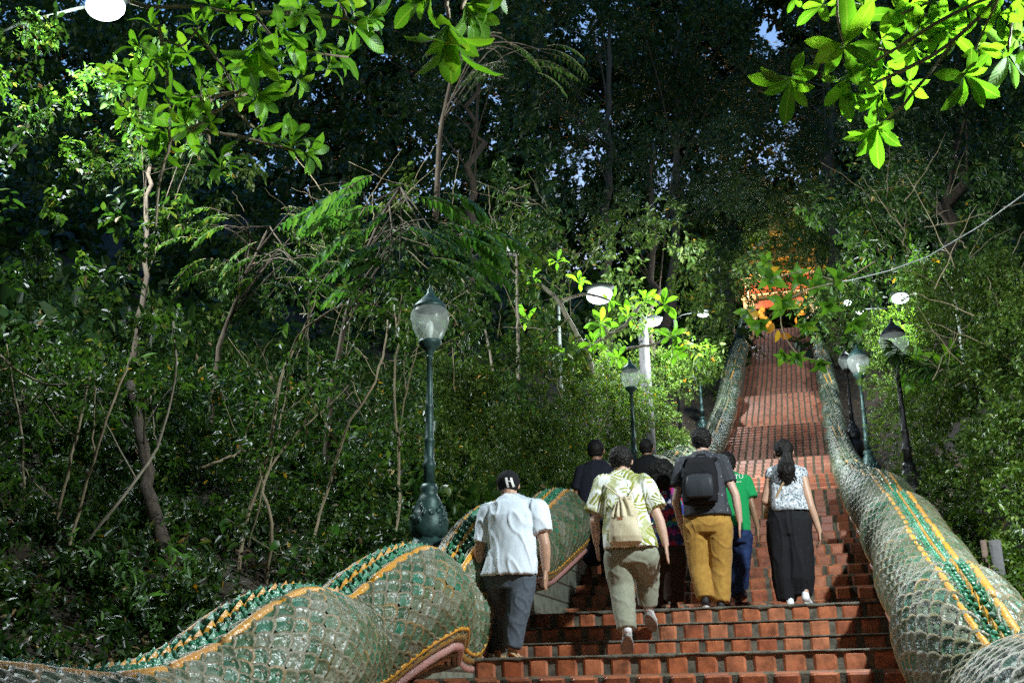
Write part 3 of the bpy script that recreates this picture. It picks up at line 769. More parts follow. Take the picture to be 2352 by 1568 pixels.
def fill(poly, sf, step, rf=.75, jit=.35, prob=1.0, sj=.06, rng=None, holes=(), flat=1.0):
    """clump centres through a thick layer; sf(px, py) is the distance of the layer"""
    rng = rng or RNG; xs = [p[0] for p in poly]; ys = [p[1] for p in poly]; C = []; R = []
    y = min(ys)
    while y < max(ys):
        x = min(xs)+(step*.5 if int(y/step) % 2 else 0)
        while x < max(xs):
            px = x+rng.normal()*step*jit; py = y+rng.normal()*step*jit; x += step
            pr = prob(px, py) if callable(prob) else prob
            if rng.random() > pr or not inside((px, py), poly): continue
            if any(inside((px, py), h) for h in holes): continue
            s = sf(px, py)*(1+rng.normal()*sj)
            gh = ground_hit(px, py); s = min(s, gh*.985)
            p = at(px, py, s)
            if -3.4 < p[0] < 1.25 and p[2] < prof(s)+3.2: continue       # keep the stairs free
            r = step*s/FPX*rf*rng.uniform(.75, 1.3)
            C.append(p); R.append((r, r, r*flat))
        y += step
    return np.array(C), np.array(R)

G = lambda *k: [(p, c) for p, c in k]
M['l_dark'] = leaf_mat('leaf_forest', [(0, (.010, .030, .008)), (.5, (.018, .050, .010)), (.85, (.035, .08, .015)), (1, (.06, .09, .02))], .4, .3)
M['l_mid'] = leaf_mat('leaf_mid_green', [(0, (.015, .038, .009)), (.4, (.030, .070, .013)), (.8, (.055, .115, .02)), (.96, (.09, .15, .03)), (1, (.18, .15, .04))], .45, .35, spec=.3)
M['l_hedge'] = leaf_mat('leaf_hedge', [(0, (.025, .055, .010)), (.5, (.060, .115, .018)), (.85, (.11, .17, .03)), (1, (.18, .22, .07))], .3, .3)
M['l_gloss'] = leaf_mat('leaf_glossy', [(0, (.012, .034, .010)), (.5, (.025, .060, .015)), (.85, (.05, .10, .02)), (1, (.11, .13, .035))], .36, .25, spec=.45)
M['l_big'] = leaf_mat('leaf_frangipani', [(0, (.04, .12, .014)), (.5, (.065, .19, .018)), (.85, (.10, .25, .02)), (1, (.15, .27, .03))], .36, .52, (1.7, 1.7, .5), veins=True)
M['l_pale'] = leaf_mat('leaf_pale', [(0, (.06, .14, .035)), (.5, (.09, .20, .05)), (1, (.14, .26, .08))], .4, .4, veins=True)
M['l_frond'] = leaf_mat('leaf_frond', [(0, (.03, .09, .018)), (.6, (.05, .13, .026)), (1, (.09, .17, .04))], .4, .4)
M['l_yellow'] = leaf_mat('leaf_yellow', [(0, (.45, .26, .02)), (.6, (.60, .38, .03)), (1, (.35, .14, .02))], .45, .4, (1.2, 1.1, .6))
M['l_dry'] = leaf_mat('leaf_dry', [(0, (.10, .06, .025)), (.6, (.18, .11, .045)), (1, (.30, .20, .08))], .7, .1, (1, 1, 1))
def bark(name, c, c2, sc=5):
    t = NT(name); co = t.coord('Object', (1, 1, .35)); n = t.noise(sc*3, 7, co, .7)
    t.set(Base_Color=t.ramp(n, [(.3, c2), (.65, c)]), Roughness=.9); t.bump(n, .7, .02); return t.m
M['bark'] = bark('bark_brown', (.10, .075, .05), (.03, .022, .013))
M['bark_pale'] = bark('bark_pale', (.34, .30, .22), (.14, .12, .08))
M['bark_frangi'] = bark('bark_frangipani', (.36, .30, .20), (.20, .16, .10), 3)
M['vine'] = bark('stem_vine', (.34, .28, .17), (.16, .12, .07), 6)

# ---- masses nobody could count
def mass(name, label, polys, mats, L, wr, lai, cat='undergrowth', **kw):
    C = np.concatenate([p[0] for p in polys if len(p[0])]); R = np.concatenate([p[1] for p in polys if len(p[0])])
    o = foliage(name, C, R, L, wr, lai, mats, **kw); o['kind'] = 'stuff'; recenter(o)
    if label: tag(o, label, cat)
    return o
FULL = [(-60, -60), (2420, -60), (2420, 820), (-60, 820)]
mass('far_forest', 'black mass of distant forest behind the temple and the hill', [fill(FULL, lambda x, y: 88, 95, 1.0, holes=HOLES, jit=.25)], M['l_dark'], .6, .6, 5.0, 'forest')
mass('hill_forest', 'dark forest covering the hillside behind the near thicket', [
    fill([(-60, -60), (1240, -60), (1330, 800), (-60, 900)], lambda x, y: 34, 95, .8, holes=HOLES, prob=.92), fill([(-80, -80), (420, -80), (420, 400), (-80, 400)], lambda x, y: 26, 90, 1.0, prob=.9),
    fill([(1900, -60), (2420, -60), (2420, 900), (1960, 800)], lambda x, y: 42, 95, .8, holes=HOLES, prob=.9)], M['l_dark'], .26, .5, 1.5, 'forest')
dk = lambda x, y: .38 if (560 < x < 1260 and y < 410) else (.68 if x < 1000 else .95)
mass('thicket', 'tangled thicket filling the slope on the left between the trees', [
    fill([(380, 380), (1240, 400), (1330, 800), (1060, 1200), (300, 1250), (300, 800)], lambda x, y: 18, 76, .66, prob=dk, sj=.12)], [M['l_mid'], M['l_gloss'], M['l_hedge'], M['l_mid'], M['l_dry']], .13, .42, 1.9, droop=.5, kw_vary=True)
mass('near_thicket', 'dark glossy leaved thicket at the far left edge', [
    fill([(-60, -60), (330, -40), (400, 260), (440, 620), (380, 1000), (330, 1440), (-60, 1520)], lambda x, y: 11.5-(240-x)*.004, 78, .66, prob=.8, sj=.08, holes=[[(150, -90), (350, -90), (350, 80), (300, 110), (180, 100)]])], [M['l_gloss'], M['l_dark'], M['l_gloss'], M['l_mid'], M['l_dry']], .115, .5, 2.0, droop=.55, kw_vary=True)
mass('bank_undergrowth', 'low leafy undergrowth on the bank behind the left serpent', [
    fill([(150, 880), (1000, 860), (1010, 1200), (900, 1260), (700, 1330), (380, 1490), (0, 1520), (0, 1250)], lambda x, y: 12.6-(y-900)*.0045, 66, .72, prob=.88, sj=.08)], [M['l_mid'], M['l_gloss'], M['l_dark'], M['l_yellow']], .080, .45, 1.9, droop=.4, kw_vary=True)
mass('lit_undergrowth', 'pale lit sprigs low down beside the tangled stems', [
    fill([(170, 1240), (420, 1230), (480, 1350), (420, 1480), (180, 1500)], lambda x, y: 8.0, 60, .6, prob=.75)], [M['l_pale']], .10, .34, .75, droop=.1, per=6)
hs = lambda x, y: np.interp(x, [980, 1200, 1420, 1650], [14.5, 18, 24, 31])
mass('clipped_hedge', 'dense small leaved hedge bank left of the stairs below the bright lamps', [
    fill([(960, 820), (1180, 790), (1400, 800), (1640, 850), (1700, 880), (1640, 960), (1560, 1060), (1400, 1180), (1260, 1260), (960, 1200)], hs, 62, .85, sj=.03)], [M['l_hedge'], M['l_yellow']], .062, .5, 3.2, 'hedge', per=8, shell=.7)
mass('lamp_lit_thicket', 'bright green thicket lit by the white lamps left of the stairs', [
    fill([(1180, 540), (1420, 480), (1760, 480), (1790, 600), (1720, 760), (1640, 880), (1280, 820), (1180, 760)], lambda x, y: 31, 72, .62, prob=.85, sj=.1)], [M['l_hedge'], M['l_yellow']], .17, .42, 1.7, droop=.4)
rs = lambda x, y: np.clip(np.interp(x, [1960, 2080, 2200, 2352], [32, 24, 17, 13])-(y-700)*.006, 8.5, 40)
mass('right_hedge', 'steep bank of small glossy leaves rising right of the stairs', [
    fill([(1960, 740), (2100, 640), (2420, 620), (2420, 1440), (2300, 1400), (2240, 1340), (2150, 1180), (2080, 1040), (2020, 900)], rs, 60, .85, sj=.03)], [M['l_hedge'], M['l_gloss']], .060, .5, 3.0, 'hedge', per=8, shell=.7)
mass('right_thicket', 'dark thicket above the bank on the right', [
    fill([(1850, 400), (2420, 300), (2420, 720), (2100, 720), (1900, 760)], lambda x, y: 27, 78, .65, prob=.9, sj=.1)], [M['l_mid'], M['l_yellow']], .17, .42, 1.7, droop=.5)
mass('upper_bank', 'shrubs crowding both sides of the upper stairs', [
    fill([(1640, 560), (1730, 600), (1735, 740), (1690, 860), (1640, 940), (1600, 920)], lambda x, y: 50, 45, .9), fill([(1868, 600), (1990, 640), (1980, 820), (1900, 780), (1870, 720)], lambda x, y: 50, 45, .9)], [M['l_hedge']], .16, .45, 2.2, 'shrubs')
# ground cover hugging the near left bank, and an unseen canopy added to block sky light
n = 260; gx = RNG.uniform(-19, -4, n); gy = RNG.uniform(13, 34, n); C = np.c_[gx, gy, ground_z(gx, gy)+.25]; R = np.c_[RNG.uniform(.6, 1.1, n), RNG.uniform(.6, 1.1, n), RNG.uniform(.3, .9, n)]
o = foliage('slope_cover', C, R, .15, .45, 1.7, [M['l_dark'], M['l_mid'], M['l_dry']], droop=.2, shell=.3, kw_vary=True); o['kind'] = 'stuff'; recenter(o); tag(o, 'brush covering the forest floor up the left slope', 'ground cover')
n = 300; gx = RNG.uniform(-10, -3.75, n); gy = RNG.uniform(4.5, 16, n); C = np.c_[gx, gy, ground_z(gx, gy)+.16]; R = np.c_[RNG.uniform(.25, .48, n), RNG.uniform(.25, .48, n), RNG.uniform(.16, .4, n)]
o = foliage('ground_cover', C, R, .085, .45, 1.5, [M['l_mid'], M['l_dark'], M['l_dark'], M['l_dry']], droop=.2, shell=.2); o['kind'] = 'stuff'; recenter(o); tag(o, 'low ground cover over the bank behind the left serpent', 'ground cover')
C = []
for _ in range(900):
    a = RNG.uniform(0, 2*PI); e = math.asin(RNG.uniform(.12, 1)); d = RNG.uniform(20, 34); p = np.array([math.cos(a)*math.cos(e), math.sin(a)*math.cos(e), math.sin(e)])*d
    q = np.array([p@_r, p@_u, p@_f])
    if q[2] > 0 and abs(q[0]) < q[2]*.62 and q[1] < q[2]*.47+1.5: continue
    C.append(p+[0, 6, 0] if p[1] < 0 else p)
# (kept outside the picture)
o = foliage('canopy', np.array(C), np.full(len(C), 3.0), .9, .55, 1.3, M['l_dark']); o['kind'] = 'stuff'; recenter(o); tag(o, 'tree canopy added out of view over the stairs to block sky light', 'canopy')
# fallen leaves on the dirt strip right of the stairs and behind the left serpent
n = 9000; sx = np.where(RNG.random(n) < .6, RNG.uniform(1.3, 3.2, n), RNG.uniform(-6.5, -3.5, n)); sy = 5+45*RNG.random(n)**1.6
P = np.c_[sx, sy, ground_z(sx, sy)+.14]; a = RNG.uniform(0, 2*PI, n)
o = leaf_mesh('leaf_litter', P, np.c_[np.cos(a), np.sin(a), RNG.normal(size=n)*.3], np.tile(UP, (n, 1))+RNG.normal(size=(n, 3))*.4, RNG.uniform(.06, .14, n), RNG.uniform(.03, .06, n), T_SMALL, M['l_dry'])
o['kind'] = 'stuff'; recenter(o); tag(o, 'dry fallen leaves strewn over the dirt banks', 'leaf litter')

# ---- trees one can tell apart
def wobble(pts, n=14, amp=.05, seed=0):
    pts = np.asarray(pts, float); d = np.concatenate([[0], np.cumsum(np.linalg.norm(np.diff(pts, axis=0), axis=1))])
    q = np.linspace(0, d[-1], n)
    # smooth interpolation
    out = np.stack([np.interp(q, d, pts[:, i]) for i in range(3)], -1)
    for _ in range(2): out[1:-1] = (out[:-2]+2*out[1:-1]+out[2:])/4
    for i in range(1, n-1): out[i] += np.array([mnoise.noise((i*.7, seed, k*9.)) for k in range(3)])*amp
    return out
def tree(name, label, cat, trunk, r0, r1, crown, Lf, wr, lai, mats, bk, limbs=10, group=None, seed=1, **kw):
    """trunk: world points bottom to top; crown: (C, R)"""
    root = empty(name, trunk[0], label, cat, group)
    mb = MB(); tp = wobble(trunk, 18, .25*r0+.05+(.45 if name == 'forest_tree' else 0), seed); mb.tube(tp, np.linspace(r0, r1, 18)*(1+.15*np.exp(-np.arange(18)*.8)*3), 12)
    C, R = crown; rng = np.random.default_rng(seed); sel = rng.permutation(len(C))[:limbs]
    for i in sel:
        k = rng.integers(8, 17); a = tp[k]; b = C[i]; m = (a+b)/2+UP*.12*np.linalg.norm(b-a)*rng.uniform(-.2, 1)
        rr_ = r0*.35*(1-k/20); mb.tube(wobble([a, m, b], 9, rr_*1.2, i), np.linspace(rr_, rr_*.25, 9), 7)
    mb.build('trunk', bk, root)
    foliage('crown', C, R, Lf, wr, lai, mats, root, **kw)
    return root
def trunk_at(px, s, ytop, lean=0):
    b = at(px, 1300, s); x = b[0]; z = float(ground_z(np.array(x), np.array(s)))
    t = at(px+lean, ytop, s); return [np.array([x+(0 if not lean else 0), s, z-.2]), np.array([(x+t[0])/2+.1, s, (z+t[2])/2]), np.array([t[0], s, t[2]])]
tree('forest_tree', 'tall black tree left of the sky gaps, at the top centre', 'tree', trunk_at(1400, 44, 60), .24, .08, fill([(1120, -60), (1440, -60), (1420, 180), (1330, 260), (1180, 200)], lambda x, y: 44, 70, .8, prob=.9), .22, .45, 1.9, M['l_dark'], M['bark'], seed=2)
tree('forest_tree', 'tall black tree in the middle of the picture top with speckled crown', 'tree', trunk_at(1560, 50, 40), .26, .08, fill([(1400, -60), (1710, -60), (1720, 120), (1690, 300), (1500, 290), (1420, 240)], lambda x, y: 50, 70, .85), .22, .45, 2.4, M['l_dark'], M['bark'], seed=3)
tree('forest_tree', 'dark tree whose thin crown lets the dusk sky speckle through', 'tree', trunk_at(1500, 40, 330), .18, .06, fill([(1180, 200), (1320, 260), (1700, 290), (1710, 480), (1500, 520), (1250, 480)], lambda x, y: 40, 60, .8, prob=.95), .11, .42, 1.25, M['l_dark'], M['bark'], seed=4)
tree('forest_tree', 'dark feathery tree between the sky gap and the bright branches', 'tree', trunk_at(1960, 56, 130, -60), .4, .1, fill([(1700, 70), (1800, 60), (1900, -40), (1960, -40), (1980, 380), (1860, 380), (1720, 340)], lambda x, y: 56, 62, .8), .20, .35, 2.2, M['l_dark'], M['bark'], seed=5)
tree('forest_tree', 'dark tree low against the sky beside the golden spire', 'tree', trunk_at(1700, 60, 420), .3, .1, fill([(1620, 400), (1690, 370), (1760, 420), (1800, 520), (1700, 600), (1600, 560)], lambda x, y: 60, 52, .8), .20, .4, 2.2, M['l_dark'], M['bark'], seed=6)
tree('forest_tree', 'dark tree behind the bright foreground leaves at upper right', 'tree', trunk_at(2200, 36, 200), .4, .12, fill([(1960, 60), (2420, 40), (2420, 420), (2100, 460), (1960, 360)], lambda x, y: 36, 80, .8, prob=.95), .2, .42, 2.1, M['l_dark'], M['bark'], seed=7)
tree('forest_tree', 'bare trunked black tree in the dark void left of centre', 'tree', [at(1078, 760, 30), at(1085, 420, 30), at(1095, 180, 30)], .16, .07, fill([(700, -60), (1140, -60), (1180, 260), (1000, 330), (760, 200)], lambda x, y: 30, 80, .7, prob=.6), .16, .42, 1.3, M['l_dark'], M['bark'], seed=8)
tree('leaning_tree', 'smooth grey trunk behind the leaves under the floodlight', 'tree', [at(296, 905, 14), at(312, 760, 14), at(334, 680, 14), at(336, 470, 14), at(345, 380, 14.3)], .048, .03, fill([(250, 120), (480, 100), (520, 420), (300, 470)], lambda x, y: 14.3, 70, .65, prob=.8), .13, .45, 1.2, [M['l_mid'], M['l_yellow']], M['bark'], limbs=6, seed=9)
tree('knotted_tree', 'thick knobbly trunk low among the stems on the left', 'tree', [at(412, 1400, 9.6), at(400, 1330, 9.6), at(372, 1235, 9.7), at(345, 1150, 9.9), at(330, 1030, 10.3), at(300, 880, 10.8)], .080, .045, fill([(250, 820), (420, 800), (440, 960), (260, 980)], lambda x, y: 11, 60, .6), .10, .45, .9, [M['l_mid'], M['l_yellow']], M['bark'], limbs=4, seed=10)

tree('forest_tree', 'leafy tree whose branches hang before the temple roof', 'tree', trunk_at(1650, 57, 560), .2, .08, fill([(1640, 400), (1880, 400), (1900, 600), (1850, 630), (1880, 672), (1700, 672), (1650, 600)], lambda x, y: 57, 42, .85, prob=.93), .20, .42, 1.8, M['l_hedge'], M['bark'], seed=31)
tree('forest_tree', 'leafy tree closing in on the temple from the right', 'tree', trunk_at(1960, 55, 560), .2, .08, fill([(1850, 480), (2000, 480), (2000, 740), (1900, 760), (1872, 700), (1860, 620)], lambda x, y: 55, 46, .85), .20, .42, 1.9, M['l_hedge'], M['bark'], seed=32)
# ---- thin stems, each its own sapling
def sapling(label, pts, s, r, tuft=True, seed=0, mat='vine', leafL=.10, forks=1, ntuft=26):
    P = [at(x, y, s+.25*math.sin(i*1.3+seed)) for i, (x, y) in enumerate(pts)][::-1]
    root = empty('sapling', P[0], label, 'sapling', 'thin saplings and vines in the thicket')
    mb = MB(); W = wobble(P, 20, .03, seed); r *= .8; mb.tube(W, np.linspace(r*1.25, r*.6, 20), 8)
    rr = random.Random(seed)
    ends = [W[-1]]
    for _ in range(forks):
        k = rr.randrange(9, 18); a = W[k]; e = a+np.array([rr.uniform(-.5, .5), rr.uniform(-.3, .3), rr.uniform(.3, .8)])
        mb.tube(wobble([a, (a+e)/2+[0, 0, -.05], e], 8, .03, seed+_), np.linspace(r*.6, r*.25, 8), 6); ends.append(e)
    mb.build('stem', M[mat], root)
    if tuft: foliage('leaves', ends, np.full(len(ends), .22), leafL, .42, .8, M['l_mid'], root, per=6, droop=.5)
S_ = [('thin pale stem at the far left edge', [(15, 790), (25, 856), (42, 949), (55, 1012), (53, 1143), (56, 1250)], 9.5, .014),
 ('long stem leaning right from the clump at lower left, leftmost of the clump', [(210, 840), (194, 924), (177, 1004), (143, 1130), (112, 1297), (102, 1395), (95, 1470)], 9.0, .020),
 ('middle stem of the twisted clump at lower left', [(300, 820), (261, 919), (236, 991), (200, 1102), (156, 1273), (127, 1346), (122, 1443), (97, 1510)], 8.8, .020),
 ('long bowed stem sweeping from the lower left clump up past the grey trunk', [(398, 738), (407, 805), (405, 877), (380, 974), (358, 1050), (278, 1141), (195, 1248), (156, 1336), (136, 1433), (122, 1470)], 8.9, .018),
 ('forked pale stem left of the lamp post, tallest of the thin stems', [(797, 696), (717, 738), (675, 776), (658, 822), (637, 898), (628, 991), (616, 1058), (578, 1143), (555, 1250), (538, 1395)], 10.5, .022),
 ('pale stem crossing the tallest forked stem', [(725, 928), (692, 983), (624, 1063), (596, 1130), (632, 1195), (615, 1290), (610, 1360)], 10.3, .020),
 ('straight slim stem close beside the tallest forked stem', [(690, 800), (655, 900), (640, 1000), (622, 1060), (590, 1180), (560, 1290), (548, 1395)], 10.6, .012),
 ('leaning pale stem right of the forked stem, ending at the serpent crest', [(890, 735), (882, 816), (858, 897), (801, 959), (768, 1079), (740, 1160), (712, 1270), (700, 1335)], 10.8, .018),
 ('crooked stem just left of the green lamp post', [(905, 700), (916, 768), (902, 912), (916, 1007), (918, 1103), (918, 1175), (904, 1245)], 11.8, .018),
 ('fine stem slanting toward the lamp post globe', [(985, 740), (959, 797), (935, 888), (918, 983), (912, 1050)], 11.9, .011),
 ('thin upright stem between the thicket and the lamp post', [(712, 640), (708, 704), (708, 800), (708, 877)], 12.5, .012),
 ('pale slender trunk right of the sky gap behind the lamp post', [(1186, 560), (1188, 672), (1190, 790), (1190, 873)], 17, .035),
 ('whitish crooked trunk left of the slender one beside the sky gap', [(1060, 640), (1090, 700), (1118, 770), (1130, 840), (1140, 880)], 17.5, .025),
 ('dim stem lying across the lower thicket', [(630, 1020), (560, 1035), (500, 1060), (460, 1075)], 10.5, .014),
 ('reddish twig reaching in from the left edge', [(290, 905), (240, 905), (190, 880), (110, 885), (50, 860), (-20, 800)], 9.3, .014)]
for i, (lab, pts, s, r) in enumerate(S_): sapling(lab, pts, s, r, seed=i+1, mat='bark_pale' if 'trunk' in lab else 'vine', forks=2 if i % 2 else 1)

# ---- frangipani: thick pale limbs with whorls of long leaves
def whorl(c, s, axis, n, L, spread, rng, out, width=.36, seed=0, droop=.35):
    """c: world centre; axis: direction the shoot points; collects blades in out"""
    axis = unit(np.array(axis, float)); a = unit(np.cross(axis, rng.normal(size=3))); b = np.cross(axis, a)
    for i in range(n):
        ph = i*2.39996+rng.normal()*.25; t = i/max(1, n-1)
        sp = spread*(.45+.75*t)
        d = axis*math.cos(sp)+(a*math.cos(ph)+b*math.sin(ph))*math.sin(sp); d = d-UP*droop*t
        base = c-axis*L*.12*t
        l = L*rng.uniform(.75, 1.08)*(.72+.28*math.sin(PI*min(1, t*1.2)))
        nn = axis+rng.normal(size=3)*.18 if math.sin(sp) > .3 else UP+rng.normal(size=3)*.3
        out.append((base, d, nn, l, l*width))
def blades(name, out, tmpl, mat, parent):
    P, D, N_, L, W = (np.array([o[i] for o in out]) for i in range(5))
    return leaf_mesh(name, P, D, N_, L, W, tmpl, mat, parent)
def branchy(name, label, cat, branches, whorls, s0, mat, bmat, tmpl=T_OBO, seed=0, extra=None, base=None, width=.36, gain=1.32):
    """branches: list of (pixel points, radius, s offset); whorls: (px, py, ds, leaf px, n, axis px dir, spread)"""
    rng = np.random.default_rng(seed); b0 = at(*branches[0][0][0], s0)
    root = empty(name, b0 if base is None else base, label, cat)
    mb = MB()
    for i, br in enumerate(branches):
        pts, r = br[0], br[1]; ds = br[2] if len(br) > 2 else 0
        P = [at(x, y, s0+ds+.12*math.sin(k*1.7+i)) for k, (x, y) in enumerate(pts)]
        W = wobble(P, 12, r*.8, i+seed); mb.tube(W, np.linspace(r, r*.72, 12)*(1+.08*np.sin(np.arange(12)*2.2)), 9)
    mb.build('limbs', bmat, root)
    out = []
    for wv in whorls:
        px, py, ds, lp, n, ax, sp = wv
        s = s0+ds; c = at(px, py, s); L = lp*gain*s/FPX
        axis = ax[0]*_r+ax[1]*_u+(-_f)*(ax[2] if len(ax) > 2 else .3)
        whorl(c, s, axis, n, L, sp, rng, out, width)
    blades('leaves', out, tmpl, mat, root)
    if extra: extra(root, rng)
    return root
# upper left tree
bl = [([(388, 330), (410, 304), (466, 284), (483, 263), (530, 233), (570, 213)], .022), ([(410, 304), (435, 299), (500, 304), (591, 324), (695, 351)], .020), ([(466, 284), (478, 305), (481, 330)], .02),
      ([(483, 263), (474, 238), (496, 216), (530, 216), (560, 205)], .022), ([(530, 233), (553, 267), (584, 294)], .016), ([(365, 60), (371, 91), (385, 169), (388, 270), (390, 330)], .020),
      ([(442, 64), (476, 105), (526, 172), (540, 215)], .016), ([(300, 5), (340, 28), (400, 8), (483, 20), (584, 34), (678, 24), (793, 44)], .022, .3), ([(584, 34), (641, 105), (742, 125), (800, 132)], .015, .2),
      ([(371, 91), (420, 110), (460, 60)], .013), ([(385, 169), (350, 130), (330, 180)], .012), ([(793, 44), (830, 60), (850, 50)], .012, .3), ([(390, 330), (365, 420), (358, 520)], .014), ([(462, 250), (462, 215), (462, 199)], .01)]
wl = [(594, 100, -.3, 105, 11, (0, -1, .3), 1.0), (462, 199, 0, 62, 4, (.1, 1), .8), (506, 381, -.2, 72, 9, (0, 1, .5), 1.1), (671, 331, 0, 66, 9, (.4, .8, .3), 1.0), (594, 216, -.1, 70, 9, (.3, -.3, .5), 1.2),
      (449, 51, .2, 52, 8, (0, 1, .4), 1.1), (641, 67, -.1, 92, 8, (.6, -.4, .4), 1.1), (725, 108, .1, 62, 8, (.6, .5, .3), 1.1), (692, 17, .2, 72, 8, (.3, .3, .4), 1.2), (810, 55, .3, 100, 8, (.8, -.1, .3), 1.0),
      (765, 120, .3, 70, 7, (.7, -.4, .3), 1.0), (590, 296, 0, 50, 7, (.6, -.2, .3), 1.0), (703, 352, .1, 56, 8, (.8, -.1, .3), 1.0), (391, 140, 0, 50, 7, (-.2, .4, .5), 1.2), (345, 190, .1, 60, 7, (-.3, -.3, .5), 1.2),
      (320, 110, .1, 55, 7, (-.3, .3, .5), 1.2), (398, 240, -.1, 55, 6, (-.4, -.2, .5), 1.2), (365, 300, 0, 60, 6, (-.3, -.5, .5), 1.1), (430, 120, .1, 48, 6, (.2, .2, .6), 1.2), (530, 30, .2, 60, 8, (.1, .5, .5), 1.2),
      (560, 150, .1, 60, 7, (.2, -.2, .6), 1.2), (850, 40, .3, 60, 6, (.6, .3, .3), 1.1), (350, 60, .2, 50, 6, (-.2, .5, .5), 1.2), (300, 260, .2, 52, 6, (-.5, -.1, .5), 1.2), (270, 190, .2, 50, 6, (-.5, .2, .4), 1.1)]
_rr = random.Random(12)
for _ in range(26):
    x = _rr.uniform(230, 900); y = _rr.uniform(-20, 330)
    if (x > 700 and y > 190) or (x < 350 and y < 110): continue
    wl.append((x, y, _rr.uniform(-.2, .7), _rr.uniform(46, 78), _rr.choice((5, 6, 7)), (_rr.uniform(-.6, .6), _rr.uniform(-.4, .6), _rr.uniform(.1, .6)), 1.15))
    if _ % 2 == 0:
        b_ = min(((abs(x-q[0])+abs(y-q[1]), q) for br in bl[:11] for q in br[0]), key=lambda z: z[0])[1]; bl.append(([b_, ((x+b_[0])/2+_rr.uniform(-15, 15), (y+b_[1])/2+_rr.uniform(-15, 15)), (x, y)], .009, .15))
branchy('frangipani_tree', 'frangipani tree with forking pale limbs under the floodlight at upper left', 'frangipani', bl, wl, 8.6, M['l_big'], M['bark_frangi'], seed=1, gain=1.5)
branchy('frangipani_branch', 'bright green leaf cluster hanging in at the top, left of centre', 'branch', [([(1010, -90), (1022, -20), (1031, 40)], .016), ([(1090, -80), (1075, -20), (1060, 20)], .014)],
        [(1031, 62, 0, 135, 11, (0, -1, .35), .95), (1075, 15, .25, 100, 9, (.5, -.6, .3), 1.0), (985, -5, .2, 95, 8, (-.5, -.4, .3), 1.0), (1120, -20, .2, 80, 7, (.6, -.5, .3), 1.0)], 5.6, M['l_big'], M['bark_frangi'], seed=3, tmpl=T_OBO, gain=1.45)
# upper right branches
br_ = [([(2480, -120), (2300, -20), (2192, 100), (2085, 160), (2010, 190)], .013), ([(2192, 100), (2173, 120), (2110, 200), (2050, 268), (2016, 285)], .010), ([(2300, -20), (2142, 55), (2050, 120), (1990, 150)], .011), ([(2050, 120), (1980, 104), (1940, 104)], .009),
       ([(1940, 104), (1880, 150), (1817, 180)], .008), ([(2300, -20), (2255, 80), (2214, 170)], .006), ([(2352, -60), (2325, 40), (2315, 120)], .008), ([(2300, -20), (2180, -10), (2072, 31)], .010), ([(1940, 104), (1922, 40), (1925, -40)], .008)]
wr_ = [(1940, 104, -.2, 122, 9, (0, .1, 1), 1.25), (1817, 180, -.2, 118, 8, (-.4, -.6, .7), 1.15), (2016, 286, 0, 92, 10, (-.3, -.8, .5), 1.0), (2142, 47, .1, 84, 10, (.2, -.4, .8), 1.2), (2025, 215, .2, 95, 8, (-.6, -.5, .3), 1.0),
       (2214, 170, -.2, 95, 9, (.1, -.4, .8), 1.2), (2293, 31, .1, 85, 9, (-.1, -.4, .7), 1.2), (2072, 31, .2, 85, 9, (-.3, -.1, .8), 1.2), (2025, 92, .2, 95, 8, (-.2, -.5, .6), 1.2), (1946, 176, .1, 110, 7, (-.5, -.8, .4), .9),
       (2100, 110, .1, 80, 8, (-.2, -.6, .5), 1.1), (2220, 20, .2, 75, 9, (0, -.2, .8), 1.2), (1890, 10, .2, 85, 7, (-.5, .1, .6), 1.2), (1985, 10, .3, 90, 8, (-.1, .2, .8), 1.2), (2150, -20, .2, 85, 9, (0, -.2, .8), 1.2),
       (2340, 90, .3, 75, 8, (.3, -.3, .6), 1.2), (2085, 190, .3, 60, 8, (-.2, -.6, .5), 1.1), (2040, 160, .3, 60, 8, (-.5, -.4, .5), 1.2), (1830, -10, .3, 60, 6, (-.5, -.2, .6), 1.2), (2330, -10, .3, 85, 8, (.2, -.2, .7), 1.2), (2110, 60, 0, 70, 8, (0, -.3, .8), 1.2), (2180, 75, .1, 70, 8, (.1, -.4, .8), 1.2), (2250, 110, .2, 70, 8, (.2, -.5, .7), 1.1), (2000, 150, .2, 80, 8, (-.3, -.6, .5), 1.0), (2060, -10, .1, 75, 8, (0, .1, .8), 1.2)]
branchy('frangipani_branch', 'brilliantly lit leafy branches reaching in at the upper right corner', 'branch', br_, wr_, 5.9, M['l_big'], M['bark_frangi'], seed=5, width=.34, gain=1.12)
branchy('palmate_branch', 'single dark whorl of lobed leaves at the right edge below the glare', 'branch', [([(2352, -60), (2330, 40), (2315, 122)], .006)], [(2315, 124, 0, 100, 9, (-.1, -.1, 1), 1.35)], 7.2, M['l_pale'], M['bark_frangi'], seed=8, width=.26)
